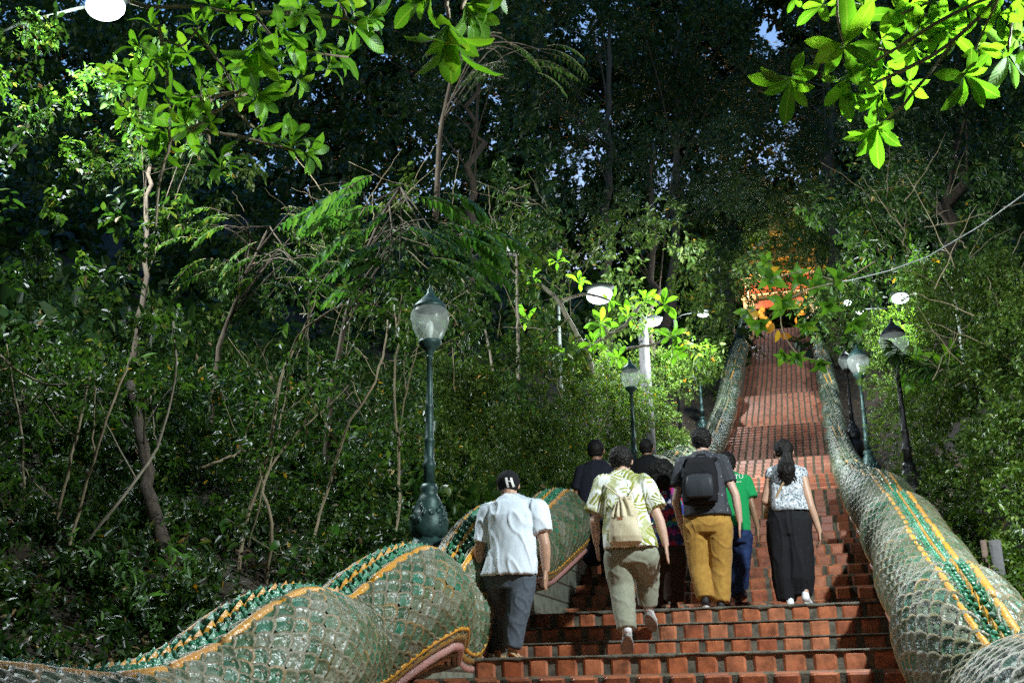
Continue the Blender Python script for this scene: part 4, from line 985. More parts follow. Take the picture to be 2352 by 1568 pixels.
# middle distance frangipani around the bright lamps
branchy('frangipani_tree', 'frangipani with white crooked twigs between the two bright lamps', 'frangipani',
        [([(1360, 860), (1350, 800), (1300, 735), (1290, 690), (1250, 660), (1225, 640)], .06), ([(1290, 690), (1345, 672), (1400, 690)], .035), ([(1350, 800), (1400, 770), (1440, 745), (1470, 700)], .04), ([(1400, 770), (1385, 745)], .03), ([(1300, 735), (1255, 745), (1215, 735)], .03), ([(1440, 800), (1510, 790), (1540, 770)], .03)],
        [(1380, 742, -.3, 42, 9, (0, .5, .8), 1.2), (1440, 728, 0, 38, 8, (.1, .6, .6), 1.1), (1540, 772, -.4, 38, 8, (.2, .3, .7), 1.2), (1545, 800, -.4, 36, 8, (.3, -.4, .6), 1.2), (1225, 640, 0, 30, 7, (-.2, .6, .5), 1.1), (1214, 735, 0, 34, 7, (-.4, .3, .5), 1.1), (1400, 690, .2, 34, 7, (.5, .3, .4), 1.1), (1330, 650, .2, 34, 7, (0, .6, .5), 1.1),
         (1280, 600, .4, 34, 7, (0, .6, .5), 1.1), (1360, 790, -.3, 34, 8, (0, .3, .7), 1.2), (1480, 690, .4, 34, 8, (0, .6, .5), 1.1), (1525, 700, .4, 38, 8, (0, .3, .7), 1.2), (1310, 810, -.3, 32, 7, (-.3, .2, .7), 1.2), (1250, 790, -.2, 30, 7, (0, .5, .6), 1.2), (1420, 820, -.3, 32, 7, (0, .3, .7), 1.2)], 22.5, M['l_big'], M['bark_pale'], seed=11)
# broad leaved branch in front of the temple
def yl(root, rng):
    out = []
    for (px, py, a) in ((1786, 758, -.4), (1776, 742, -.6), (1792, 768, -.2), (1742, 726, .3), (1750, 645, .2), (1768, 628, .5)):
        s = 15.0; c = at(px, py, s); out.append((c, _r*rng.uniform(-1, 1)+_u*a, -_f+rng.normal(size=3)*.4, .17, .10))
    blades('yellow_leaves', out, T_OVA, M['l_yellow'], root)
branchy('broadleaf_branch', 'hanging branch of broad green leaves with some yellow ones before the temple', 'branch', [([(2010, 600), (1930, 650), (1860, 660), (1797, 694), (1760, 735)], .010), ([(1930, 650), (1850, 620), (1772, 640)], .008), ([(1797, 694), (1790, 750), (1830, 820), (1900, 830)], .008)],
        [(1797, 694, -.1, 40, 8, (-.1, -.3, 1), 1.35), (1770, 640, 0, 40, 7, (-.5, .2, .8), 1.3), (1833, 636, .1, 38, 6, (0, .4, .9), 1.3), (1745, 740, 0, 36, 6, (-.4, -.5, .7), 1.2), (1870, 655, .1, 36, 6, (.1, .3, .8), 1.3), (1715, 715, .1, 32, 5, (-.5, .2, .6), 1.2), (1830, 818, 0, 26, 9, (-.2, -.4, .7), 1.3), (1880, 830, 0, 34, 7, (.1, -.6, .6), 1.2), (1800, 815, 0, 24, 8, (-.4, -.3, .6), 1.3),
         (1760, 600, .1, 28, 6, (0, .4, .8), 1.3), (1925, 640, .1, 36, 6, (.2, .3, .7), 1.3), (1960, 740, .2, 36, 6, (.2, -.4, .7), 1.3), (1900, 700, .2, 32, 6, (0, -.5, .7), 1.3), (1850, 745, .1, 30, 6, (0, -.6, .7), 1.3)], 15.0, M['l_big'], M['vine'], T_OVA, seed=14, extra=yl, width=.52)
branchy('broadleaf_shrub', 'lime green broad leaved shrub beside the globe of the dark lamp post', 'shrub', [([(2180, 960), (2170, 900), (2150, 850), (2110, 830)], .02), ([(2150, 850), (2190, 800), (2230, 770)], .015), ([(2170, 900), (2120, 880), (2080, 870)], .012)],
        [(2110, 828, 0, 36, 8, (-.2, .2, .8), 1.3), (2155, 850, 0, 36, 8, (0, .2, .8), 1.3), (2130, 870, -.1, 34, 8, (0, -.2, .8), 1.3), (2085, 872, 0, 32, 7, (-.3, -.2, .8), 1.3), (2180, 815, .1, 34, 8, (.2, .3, .7), 1.3), (2230, 775, .1, 32, 7, (.3, .3, .7), 1.3), (2060, 820, .1, 30, 6, (-.3, .3, .7), 1.3), (2200, 860, 0, 34, 7, (.2, 0, .8), 1.3), (2250, 820, .1, 30, 7, (.2, 0, .8), 1.3)], 18.2, M['l_big'], M['vine'], T_OVA, seed=15, width=.5)
# drooping needle leaved branch over the dark lamp post
rng = np.random.default_rng(5); out = []
pts = [at(x, y, 16.2) for x, y in ((2340, 820), (2260, 840), (2180, 850), (2110, 840), (2060, 800))]
root = empty('drooping_branch', pts[0], 'black narrow leaved branch drooping across the globe of the dark lamp post', 'branch')
mb = MB(); mb.tube(wobble(pts, 12, .02, 3), np.linspace(.012, .004, 12), 6)
pp = wobble(pts, 60, .02, 3)
for p in pp:
    for _ in range(4): out.append((p, -_r*rng.uniform(.2, 1)-_u*rng.uniform(-.3, .7)+rng.normal(size=3)*.3, UP+rng.normal(size=3)*.3, rng.uniform(.22, .42), .022))
mb.build('twig', M['bark'], root); blades('leaves', out, T_ELL, M['l_dark'], root)
# feathery tree (compound leaves)
def frond(p0, d0, L, sag, nl, ll, out, stems, rng):
    pts = []; p = np.array(p0); d = unit(np.array(d0, float))
    for i in range(nl):
        pts.append(p.copy()); p = p+d*L/nl; d = unit(d-UP*sag/nl)
        side = unit(np.cross(d, UP+rng.normal(size=3)*.05))
        for sg in (-1, 1):
            l = ll*math.sin(PI*(.15+.8*i/nl))*rng.uniform(.85, 1.1)
            out.append((p, side*sg*.9+d*.45-UP*(.22+.25*rng.random()), UP*.9+rng.normal(size=3)*.2, l, l*.36))
    stems.append(pts)
def feather_tree(label, region, s, n, Lf, ll, trunk, seed, mat, sagf=1.2):
    rng = np.random.default_rng(seed); out = []; stems = []
    root = empty('feathery_tree', at(*trunk[0], s), label, 'tree')
    k = 0
    while k < n:
        px = rng.uniform(min(p[0] for p in region), max(p[0] for p in region)); py = rng.uniform(min(p[1] for p in region), max(p[1] for p in region))
        if not inside((px, py), region): continue
        ang = rng.uniform(-.3, .3)+(0 if px > np.mean([p[0] for p in region]) else PI)
        d = _r*math.cos(ang)+_u*(rng.uniform(-.5, .35))-_f*rng.uniform(-.4, .7)
        frond(at(px, py, s+rng.normal()*.5), d, Lf*rng.uniform(.7, 1.15), sagf, 12, ll, out, stems, rng); k += 1
    mb = MB(); tp = wobble([at(x, y, s+.6) for x, y in trunk], 16, .05, seed); mb.tube(tp, np.linspace(.05, .02, 16), 9)
    for st in stems[::2]: mb.tube(wobble([tp[rng.integers(7, 16)], (tp[-1]+st[0])/2, st[0]], 6, .03, 2), np.linspace(.014, .005, 6), 5)
    mb.build('trunk', M['bark'], root)
    mb = MB()
    for st in stems: mb.tube(st, np.linspace(.005, .002, len(st)), 4, caps=False)
    mb.build('frond_stalks', M['vine'], root)
    blades('fronds', out, T_SMALL, mat, root)
feather_tree('bright feathery leaved tree over the green lamp post', [(770, 400), (900, 385), (1070, 410), (1060, 560), (960, 640), (860, 650), (780, 560)], 13.2, 30, .95, .27, [(745, 1100), (760, 900), (800, 700), (860, 520), (920, 430)], 21, M['l_frond'])
feather_tree('dark ferny tree hanging behind the bright leaf cluster at the top', [(1080, 60), (1260, 90), (1270, 150), (1180, 220), (1060, 200)], 15.5, 22, .9, .13, [(1000, 500), (1010, 300), (1050, 120), (1120, 60)], 22, M['l_mid'])
feather_tree('shaded feathery sapling left of the bright feathery tree', [(470, 440), (760, 480), (780, 620), (700, 680), (520, 640), (400, 560)], 14.2, 34, .75, .17, [(480, 1000), (500, 800), (560, 640), (620, 520)], 23, M['l_mid'])
# single broad leaves low on the left
rng = np.random.default_rng(9); out = []
for px, py, L in ((480, 1310, 60), (586, 1350, 40), (70, 1130, 60), (105, 1170, 55), (520, 1190, 40), (730, 1280, 30), (770, 1200, 34), (680, 1250, 36), (640, 1240, 34), (660, 1300, 30), (60, 1180, 50)):
    s = 9.8; out.append((at(px, py, s), rng.normal(size=3)*.5-UP*.9, -_f+rng.normal(size=3)*.3, L*s/FPX, L*s/FPX*.62))
root = empty('climber', at(480, 1420, 9.8), 'climber with a few heart shaped leaves low in the thicket', 'climber')
blades('leaves', out, T_OVA, M['l_frond'], root)
mb = MB()
for i in range(0, len(out)-1, 2): mb.tube(wobble([out[i][0], (out[i][0]+out[i+1][0])/2+[0, .1, -.15], out[i+1][0]], 10, .04, i), np.full(10, .004), 5)
mb.build('tendril', M['vine'], root)
# fine bare twigs in the dark wood
mb = MB(); rr = random.Random(4)
for i in range(260):
    px = rr.uniform(560, 1400) if i % 3 else rr.uniform(1950, 2352); py = rr.uniform(420, 1050); s = rr.uniform(13, 22)
    a = at(px, py, s)
    if a[2] < float(ground_z(np.array(a[0]), np.array(s)))+.3 or (a[0] > -3.6 and a[0] < 1.4): continue
    d = np.array([rr.uniform(-1, 1), rr.uniform(-.6, .6), rr.uniform(-.2, 1.4)]); L = rr.uniform(.4, 1.4); d = d/np.linalg.norm(d)*L
    mb.tube(wobble([a, a+d*.5+[0, 0, rr.uniform(-.1, .1)], a+d], 8, .05, i), np.linspace(.008, .003, 8), 5)
o = mb.build('bare_twigs', M['vine'], None); o['kind'] = 'stuff'; recenter(o); tag(o, 'tangle of bare twigs in the dark wood', 'twigs')
print('LEAVES', NLEAF[0])
# ================================================================== people
from mathutils.bvhtree import BVHTree
def remesh(o, voxel, smooth=4, fold=None):
    """melts overlapping shapes into one continuous skin, smooths it, presses folds into it"""
    m = o.modifiers.new('r', 'REMESH'); m.mode = 'VOXEL'; m.voxel_size = voxel
    if smooth: k = o.modifiers.new('s', 'SMOOTH'); k.factor = .5; k.iterations = smooth
    dg = bpy.context.evaluated_depsgraph_get(); me = bpy.data.meshes.new_from_object(o.evaluated_get(dg))
    old = o.data; mats = list(old.materials); o.modifiers.clear(); me.name = old.name; o.data = me
    me.materials.clear(); [me.materials.append(x) for x in mats]
    n = len(me.vertices)
    if fold:
        co = np.empty(n*3, np.float32); me.vertices.foreach_get('co', co); co = co.reshape(-1, 3)
        no = np.array([v.normal[:] for v in me.vertices]); off = parent_loc(o.parent) if o.parent else Vector((0, 0, 0))
        dsp = np.array([fold(Vector(c)+off) for c in co]); co = co+no*dsp[:, None]
        me.vertices.foreach_set('co', co.astype(np.float32).ravel())
    me.polygons.foreach_set('use_smooth', np.ones(len(me.polygons), dtype=bool)); me.update()
    bpy.data.meshes.remove(old)
    return o
def folds(amp, sx=7, sz=3.2, seed=0, slant=.6, fine=.25):
    def f(p):
        u = p.x*sx+slant*p.z*3; q = Vector((u, p.y*sx, p.z*sz+seed*7.3))
        a = mnoise.noise(q); r = max(0, 1-abs(a)*5.5)**1.3-.25; amp_ = amp*1.25
        b = mnoise.noise(Vector((p.x*22, p.y*22, p.z*12+seed)))
        return amp_*(r*.8+mnoise.noise(q*.5)*.9)+amp*fine*b
    return f
def hand(mb, w, d, sc=1.0, fwd=(0, 1, 0), curl=(.0, 0, 0), mi=0):
    d = np.array(d, float); d /= np.linalg.norm(d); a = np.array(fwd, float); a -= d*a.dot(d); a /= np.linalg.norm(a); b = np.cross(d, a)
    c = np.array(curl, float); w = np.array(w)
    for i, ln in enumerate((.92, 1.0, .95, .78)):
        k0 = w+a*(.013-.009*i)*sc; k1 = w+d*.082*sc+a*(.034-.0235*i)*sc
        mb.caps(k0, k1, .016*sc, .0125*sc, mi, 8)
        k2 = k1+(d+c*.5+a*(.10-.08*i))*.040*ln*sc; k3 = k2+(d+c*1.2+a*(.06-.05*i))*.027*ln*sc; k4 = k3+(d*.8+c*1.8)*.020*ln*sc
        mb.caps(k1, k2, .0105*sc, .0092*sc, mi, 8); mb.caps(k2, k3, .0092*sc, .0085*sc, mi, 8); mb.caps(k3, k4, .0085*sc, .0072*sc, mi, 8)
    mb.caps(w+d*.015*sc+a*.012*sc, w+d*.050*sc+a*.042*sc, .0165*sc, .013*sc, mi, 8)
    t1 = w+d*.050*sc+a*.042*sc; t2 = t1+(d*.8+a*.5+c*.5)*.034*sc; mb.caps(t1, t2, .012*sc, .010*sc, mi, 8); mb.caps(t2, t2+(d+c+a*.1)*.022*sc, .010*sc, .008*sc, mi, 8)
def skinmat(name, c):
    t = NT(name); co = t.coord('Object'); n = t.noise(9, 4, co)
    t.set(Base_Color=t.ramp(n, [(.3, tuple(x*.8 for x in c)), (.65, c)]), Roughness=.5)
    t.b.inputs['Subsurface Weight'].default_value = .08; t.b.inputs['Subsurface Radius'].default_value = (.01, .004, .002)
    t.bump(t.noise(160, 2, co), .15, .002); return t.m
def hairmat(name, c=(.006, .005, .0045)):
    t = NT(name); co = t.coord('Object', (1, 1, .25)); n = t.noise(90, 3, co)
    t.set(Base_Color=t.ramp(n, [(.3, c), (.7, tuple(x*1.5 for x in c))]), Roughness=.62); t.b.inputs['Specular IOR Level'].default_value = .25; t.bump(n, .6, .006); return t.m
M['skin_a'] = skinmat('skin_tan', (.50, .30, .20)); M['skin_b'] = skinmat('skin_fair', (.56, .36, .27)); M['skin_c'] = skinmat('skin_brown', (.30, .16, .09))
M['hair'] = hairmat('hair_black')
def person(label, s, J, skin, voxel=.0055):
    """J: joints as (px, py, dy); radii in metres scale with k"""
    j = {n: at(v[0], v[1], s+(v[2] if len(v) > 2 else 0)) for n, v in J.items() if isinstance(v, tuple) and n not in ('headw',)}
    k = s*1.03/FPX
    feet = min(j['anL'][2], j['anR'][2])
    root = empty('person', (j['hip'][0], j['hip'][1], feet-.08), label, 'person')
    mb = MB(); hw = J.get('headw', 46)*k/2; H = j['head']
    fw = np.array(J.get('face', (0, 1, -.1))); fw = fw/np.linalg.norm(fw); rt = unit(np.cross(fw, UP)); up = np.cross(rt, fw)
    L = lambda a, b, c: H+rt*a*hw+fw*b*hw+up*c*hw
    Mx = np.array([rt, fw, up])
    mb.ellip(L(0, -.1, .12), (hw*.98, hw*1.18, hw*1.15), 0, 18, 12, Mx); mb.ellip(L(0, .28, -.45), (hw*.78, hw*.85, hw*.95), 0, 14, 9, Mx)
    mb.caps(L(0, 1.05, .05), L(0, 1.28, -.35), hw*.12, hw*.19)                      # nose
    mb.caps(L(-.3, .98, -.72), L(.3, .98, -.72), hw*.12, hw*.12); mb.caps(L(0, .85, -1.15), L(0, .8, -1.2), hw*.25, hw*.25)
    for e in (-1, 1):
        mb.caps(L(e*.20, 1.0, .22), L(e*.62, .86, .20), hw*.13, hw*.12)
        mb.ellip(L(e*.98, -.02, -.12), (hw*.12, hw*.24, hw*.36), 0, 10, 7, Mx)
    nk = j['neck']; mb.caps(nk-UP*.04, L(0, -.15, -.5), .060*J.get('bk', 1), .056*J.get('bk', 1))
    hp = j['hip']; bw = J.get('bw', .17)
    ch = nk*.6+hp*.4
    mb.loft([(hp-UP*.08, bw*.75, .09), (hp+UP*.05, bw*.9, .10), ((nk+hp)/2, bw*.78, .09), (ch+UP*.08, bw*.95, .10), (nk-UP*.05, bw*.75, .07), (nk+UP*.0, .05, .05)], 20)
    for sd in 'LR':
        sh, el, wr_ = j['sh'+sd], j['el'+sd], j['wr'+sd]; a = J.get('arm', 1.0)
        mb.caps(nk-UP*.07, sh, .06*a, .055*a); mb.caps(sh, el, .053*a, .040*a); mid = el*.6+wr_*.4; mb.caps(el, mid, .041*a, .040*a); mb.caps(mid, wr_, .040*a, .027*a)
        hd = j.get('ha'+sd); d = (hd-wr_) if hd is not None else (wr_-el)
        hand(mb, wr_, d, J.get('hsc', 1.0), curl=J.get('curl'+sd, (.0, .25, 0)))
        kn, an = j['kn'+sd], j['an'+sd]; hj = hp+np.array([(-1 if sd == 'L' else 1)*bw*.5, 0, -.05])
        mb.caps(hj, kn, .070, .048); mb.caps(kn, an, .048, .034)
        t = j.get('toe'+sd)
        if t is not None: mb.caps(an-UP*.01, t, .030, .018) if J.get('bare') else mb.caps(an, an*.6+t*.4-UP*.03, .026, .014)
        else: mb.caps(an, an+np.array([0, .12, -.05]), .033, .026)
    o = mb.build('body', M[skin], root); remesh(o, voxel, 3)
    return root, j, L, hw, Mx, k
def garment(root, name, mat, fn, voxel, fold, smooth=4):
    mb = MB(); fn(mb); o = mb.build(name, mat, root); return remesh(o, voxel, smooth, fold)
def trousers(root, j, k, mat, wl, s, seed=0, voxel=.010, amp=.009, waist=None, flare=None):
    """wl: widths in px at hip, upper thigh, knee, hem"""
    hp = j['hip']
    def fn(mb):
        w = [x*k/2 for x in wl]
        mb.loft([(hp-UP*.13+[0, .0, 0], w[0]*.93, .145), (hp-UP*.05+[0, -.01, 0], w[0], .16), (hp+UP*.06, w[0]*.97, .145), (hp+UP*.14, w[0]*.88, .125)], 28)
        for sd, e in (('L', -1), ('R', 1)):
            kn, an = j['kn'+sd], j['an'+sd]
            h = hp+np.array([e*w[0]*.48, 0, -.06]); m = h*.45+kn*.55
            mb.caps(h, m, w[1]*1.0, w[2]*1.12, 0, 18); mb.caps(m, kn, w[2]*1.12, w[2], 0, 18); c = kn*.45+an*.55; mb.caps(kn, c, w[2], (w[2]+w[3])/2, 0, 18)
            d = unit(an-kn); e_ = an-d*.01
            mb.tube([kn, c, e_], [w[2]*.98, (w[2]+w[3])/2, w[3]*1.04], 20)
    return garment(root, 'trousers', mat, fn, voxel, folds(amp*.62, 8, 5, seed, 1.0))
def shirt(root, j, k, mat, secs, sleeves, s, seed=0, voxel=.010, amp=.010, collar=True):
    """secs: (centre px, py, half width px, depth m, dy) top to bottom; sleeves: (sd, end px, end py, r0, r1, dy)"""
    S2 = [(at(a, b, s+e), w*k, d) for a, b, w, d, e in secs][::-1]
    def fn(mb):
        mb.loft(S2, 30, 0, 2.3)
        for sd, ex, ey, r0, r1, dy in sleeves:
            sh = j['sh'+sd]; e = at(ex, ey, s+dy); mb.caps(j['neck']-UP*.06, sh, .07, r0*.92, 0, 16)
            mb.tube([sh-unit(e-sh)*.0, sh*.5+e*.5, e], [r0, (r0+r1)/2, r1], 18); mb.ellip(sh, (r0, r0, r0))
    o = garment(root, 'shirt', mat, fn, voxel, folds(amp, 8, 2.6, seed))
    return o
def shoe(root, j, an, toe, mat, smat, w=.054, name='shoe'):
    an = np.array(an); toe = np.array(toe); d = unit(toe-an); d0 = d
    mb = MB(); c = an-d*.03
    mb.caps(c+UP*.02, toe-d*.03, w*.80, w*.85, 0, 12); mb.caps(an-d*.02+UP*.05, an+UP*.02+d*.03, w*.80, w*.8, 0, 12); mb.caps(toe-d*.06, toe, w*.95, w*.75, 0, 12)
    o = mb.build(name, mat, root); remesh(o, .006, 3)
    sv = unit(np.cross(d, UP)); n = unit(np.cross(sv, d))
    mb = MB(); P = []
    ang = np.linspace(0, 2*PI, 20, endpoint=False); L = np.linalg.norm(toe-an)/2+.045; cc = (an+toe)/2
    for h, q in ((-w*.95, .96), (-w*.50, 1.04)):
        for a in ang: P.append(cc+d*math.cos(a)*L*q+sv*math.sin(a)*w*1.02*q*(1+.12*math.cos(a))+n*h)
    F = [(i, (i+1) % 20, 20+(i+1) % 20, 20+i) for i in range(20)]+[tuple(range(20))[::-1], tuple(range(20, 40))]
    mb.add(P, F); mb.build('sole', smat, o, smooth=False)
    return o
def decal(verts2d, faces, c, sc, target, mat, name, parent, off=.004):
    """drapes a flat mark on a garment, pressed on along the stair axis"""
    me = target.data; base = parent_loc(target)
    bv = BVHTree.FromPolygons([v.co+base for v in me.vertices], [p.vertices[:] for p in me.polygons])
    V = []
    for x, y in verts2d:
        p = Vector((c[0]+x*sc, c[1]-1.2, c[2]+y*sc)); h = bv.ray_cast(p, Vector((0, 1, 0)), 3)
        q = h[0] if h[0] else Vector((p.x, c[1], p.z)); V.append((q.x, q.y-off, q.z))
    mb = MB(); mb.add(V, faces); return mb.build(name, mat, parent, smooth=False)
def text_shape(body):
    cu = bpy.data.curves.new('t', 'FONT'); cu.body = body; cu.align_x = 'CENTER'; cu.align_y = 'CENTER'; o = bpy.data.objects.new('t', cu); COL.objects.link(o)
    me = bpy.data.meshes.new_from_object(o.evaluated_get(bpy.context.evaluated_depsgraph_get())) if False else None
    dg = bpy.context.evaluated_depsgraph_get(); me = bpy.data.meshes.new_from_object(o.evaluated_get(dg))
    V = [(v.co.x, v.co.y) for v in me.vertices]; F = [tuple(p.vertices) for p in me.polygons]; bpy.data.objects.remove(o); return V, F
def hair_cap(root, L, hw, Mx, up=.12, scale=1.09, low=.55, amp=.10, seed=0, mat='hair'):
    mb = MB(); mb.ellip(L(0, -.16, up+.06), (hw*scale, hw*(scale+.16), hw*(scale+.10)), 0, 26, 18, Mx); mb.ellip(L(0, -.42, -low), (hw*.86, hw*.62, hw*.45), 0, 16, 10, Mx)
    o = mb.build('hair', M[mat], root)
    return remesh(o, .007, 2, lambda p: hw*amp*(mnoise.noise(p*55+Vector((seed, 0, 0)))+.6*mnoise.noise(p*120)))
# ---- cloth
M['white_tee'] = cloth('white_jersey', (.66, .75, .82), fold=.35)
M['slate'] = cloth('slate_cotton', (.085, .105, .125), (.065, .08, .10), 30)
M['sage'] = cloth('sage_cotton', (.27, .28, .205), (.23, .24, .18), 30)
M['mustard'] = cloth('mustard_cotton', (.40, .225, .045), (.33, .18, .035), 20)
M['black_cloth'] = cloth('black_cloth', (.010, .010, .012)); M['navy_cloth'] = cloth('navy_cloth', (.016, .017, .028))
M['brown_cloth'] = cloth('dark_brown_cloth', (.050, .036, .026)); M['green_tee'] = cloth('green_jersey', (.008, .30, .085)); M['denim'] = cloth('blue_denim', (.030, .060, .17), (.015, .03, .085), 8)
M['rubber'] = simple('black_rubber', (.02, .02, .02), .7); M['white_shoe'] = simple('white_canvas', (.78, .80, .82), .6, .06, 20); M['grey_sole'] = simple('grey_rubber', (.35, .33, .3), .7); M['white_sole'] = simple('white_rubber', (.75, .75, .72), .5, .05)
M['tan'] = simple('tan_leather', (.42, .28, .13), .6, .15); M['canvas'] = cloth('cream_canvas', (.58, .52, .36), (.50, .44, .29), 9)
def leafprint():
    t = NT('leaf_print'); co = t.coord('Object'); dn = t.n('ShaderNodeTexNoise'); dn.inputs['Scale'].default_value = 4; t.l(co, dn.inputs[0])
    vm = t.n('ShaderNodeVectorMath', operation='MULTIPLY_ADD'); t.l(dn.outputs[1], vm.inputs[0]); vm.inputs[1].default_value = (.16, .16, .16); t.l(co, vm.inputs[2])
    vo = t.n('ShaderNodeTexVoronoi'); vo.inputs['Scale'].default_value = 8.5; t.l(vm.outputs[0], vo.inputs[0])
    sp = t.n('ShaderNodeSeparateColor'); t.l(vo.outputs[1], sp.inputs[0]); sx = t.n('ShaderNodeSeparateXYZ'); t.l(vm.outputs[0], sx.inputs[0])
    ang = t.math('MULTIPLY', sp.outputs[0], 6.28)
    u = t.math('ADD', t.math('MULTIPLY', sx.outputs[0], t.math('COSINE', ang)), t.math('MULTIPLY', sx.outputs[2], t.math('SINE', ang)))
    st = t.math('GREATER_THAN', t.math('SINE', t.math('MULTIPLY', u, 190)), -.15)
    body = t.math('LESS_THAN', vo.outputs[0], .66)
    olive = t.math('MULTIPLY', t.math('MULTIPLY', body, st), t.math('GREATER_THAN', sp.outputs[1], .18))
    bl = t.ramp(t.noise(6, 2, co), [(.50, (0, 0, 0)), (.56, (1, 1, 1))]); f = t.math('MAXIMUM', olive, t.math('MULTIPLY', bl, .75))
    oc = t.ramp(sp.outputs[2], [(0, (.18, .20, .022)), (.5, (.30, .32, .045)), (1, (.40, .42, .12))])
    t.set(Base_Color=t.mix(f, (.74, .78, .72), oc), Roughness=.8); t.bump(t.noise(3, 3, t.coord('Object', (3, 3, 1))), .5, .03); return t.m
M['leafprint'] = leafprint()
def spotty(name, base, cells, scale, thr, rough=.8):
    t = NT(name); co = t.coord('Object'); v = t.n('ShaderNodeTexVoronoi'); v.inputs['Scale'].default_value = scale; t.l(co, v.inputs[0])
    sp = t.n('ShaderNodeSeparateColor'); t.l(v.outputs[1], sp.inputs[0])
    c = t.ramp(sp.outputs[0], cells, 'CONSTANT'); t.set(Base_Color=t.mix(t.math('LESS_THAN', v.outputs[0], thr), base, c), Roughness=rough)
    t.bump(t.noise(3, 3, t.coord('Object', (3, 3, 1))), .5, .03); return t.m
M['fleck'] = spotty('flecked_charcoal', (.030, .034, .042), [(0, (.10, .11, .13)), (.5, (.28, .3, .33)), (.7, (.05, .05, .06))], 26, .20)
M['multi'] = spotty('multicolour_print', (.03, .02, .06), [(0, (.40, .02, .06)), (.25, (.02, .05, .30)), (.45, (.30, .02, .20)), (.6, (.02, .22, .22)), (.72, (.5, .34, .02)), (.8, (.35, .35, .4)), (.88, (.03, .03, .12))], 17, .62)
M['floral'] = spotty('grey_floral', (.42, .45, .48), [(0, (.13, .15, .17)), (.35, (.62, .65, .68)), (.7, (.10, .15, .16)), (.85, (.28, .31, .33))], 46, .50)
M['pale_cloth'] = cloth('pale_grey_cloth', (.46, .52, .58))

# ---- 1 man in white T-shirt and cap
s = 9.62
J = dict(head=(1168, 1113, .10), neck=(1172, 1140, .06), shL=(1126, 1178, .03), shR=(1233, 1174, .03), elL=(1103, 1252, 0), elR=(1251, 1250, 0), wrL=(1099, 1318, .02), wrR=(1254, 1308, .03), haL=(1103, 1350, .02), haR=(1252, 1345, .03),
         hip=(1168, 1318, 0), knL=(1136, 1412, .22), knR=(1190, 1400, -.06), anL=(1143, 1498, .12), anR=(1175, 1490, -.10), toeL=(1156, 1512, .26), toeR=(1200, 1517, .04), bare=1, headw=50, face=(-.10, 1, -.1), bw=.21, bk=1.2, arm=1.22, hsc=1.02)
r, j, L, hw, Mx, k = person('heavy man in white T-shirt and black cap climbing on the left', s, J, 'skin_a')
tee = shirt(r, j, k, M['white_tee'], [(1172, 1134, 15, .06, .06), (1172, 1142, 30, .10, .06), (1173, 1156, 50, .135, .05), (1174, 1185, 62, .165, .02), (1176, 1225, 58, .17, 0), (1178, 1258, 57, .175, -.01), (1174, 1290, 61, .19, -.01), (1170, 1322, 66, .20, -.01)],
            [('L', 1108, 1247, .105, .088, 0), ('R', 1247, 1224, .105, .092, 0)], s, 1, .010, .011)
trousers(r, j, k, M['slate'], (128, 66, 56, 40), s, 1, amp=.011)
mb = MB(); mb.ellip(L(0, -.14, .22), (hw*1.10, hw*1.28, hw*1.12), 0, 26, 18, Mx); cap = mb.build('cap', M['black_cloth'], r)
remesh(cap, .006, 2)
mb = MB(); mb.ellip(L(0, 1.2, .28), (hw*.85, hw*.8, hw*.09), 0, 18, 6, Mx); mb.build('visor', M['black_cloth'], cap)
mb = MB(); mb.ellip(L(0, -.35, -.42), (hw*.92, hw*.72, hw*.42), 0, 18, 10, Mx); mb.build('hair', M['hair'], r)
M['mark'] = simple('white_embroidery', (.82, .84, .80), .7, .05)
mk = [(-.9, 1), (-.35, 1), (-.05, .35), (.28, 1.02), (.85, .95), (1.15, -1), (.62, -1), (.42, .15), (.10, -.1), (.12, -.2), (-.02, -.2), (-.12, -.1), (-.28, .1), (-.1, -1), (-.62, -1)]
V = []; F = []
def strip(a, b, w0, w1, n=8):
    i0 = len(V)
    for q in range(n+1):
        t_ = q/n; x = a[0]+(b[0]-a[0])*t_; y = a[1]+(b[1]-a[1])*t_; w_ = w0+(w1-w0)*t_; V.extend([(x-w_, y), (x, y+.02), (x+w_, y)])
    for q in range(n):
        o_ = i0+q*3; F.extend([(o_, o_+1, o_+4, o_+3), (o_+1, o_+2, o_+5, o_+4)])
strip((-.55, 1), (-.32, -1), .26, .22); strip((.40, 1), (.78, -1), .20, .24); strip((-.15, .35), (.38, .15), .24, .24, 4)
decal(V, F, at(1171, 1108, s), 11*k, cap, M['mark'], 'emblem', cap, .004)
mb = MB()
for an, toe in ((j['anR'], j['toeR']),):
    pass
def sandal(root, an, toe):
    d = unit(toe-an); sv = unit(np.cross(d, UP)); n = unit(np.cross(sv, d)); L_ = np.linalg.norm(toe-an)/2+.04; c = (an+toe)/2+d*.01; P = []; mb = MB()
    for h in (-.048, -.030):
        for a in np.linspace(0, 2*PI, 20, endpoint=False): P.append(c+d*math.cos(a)*L_+sv*math.sin(a)*.045+n*h)
    mb.add(P, [(i, (i+1) % 20, 20+(i+1) % 20, 20+i) for i in range(20)]+[tuple(range(20))[::-1], tuple(range(20, 40))]); o = mb.build('sandal', M['tan'], root, smooth=False)
    mb = MB()
    for e in (-1, 1): mb.tube([c+d*L_*.55-n*.02, c+d*L_*.2+sv*e*.03+n*.012, c-d*L_*.15+sv*e*.045-n*.03], .006, 6)
    mb.build('thong', M['tan'], o)
    for q in range(5):                                         # toes
        pass
sandal(r, j['anR'], j['toeR']); sandal(r, j['anL'], j['toeL'])

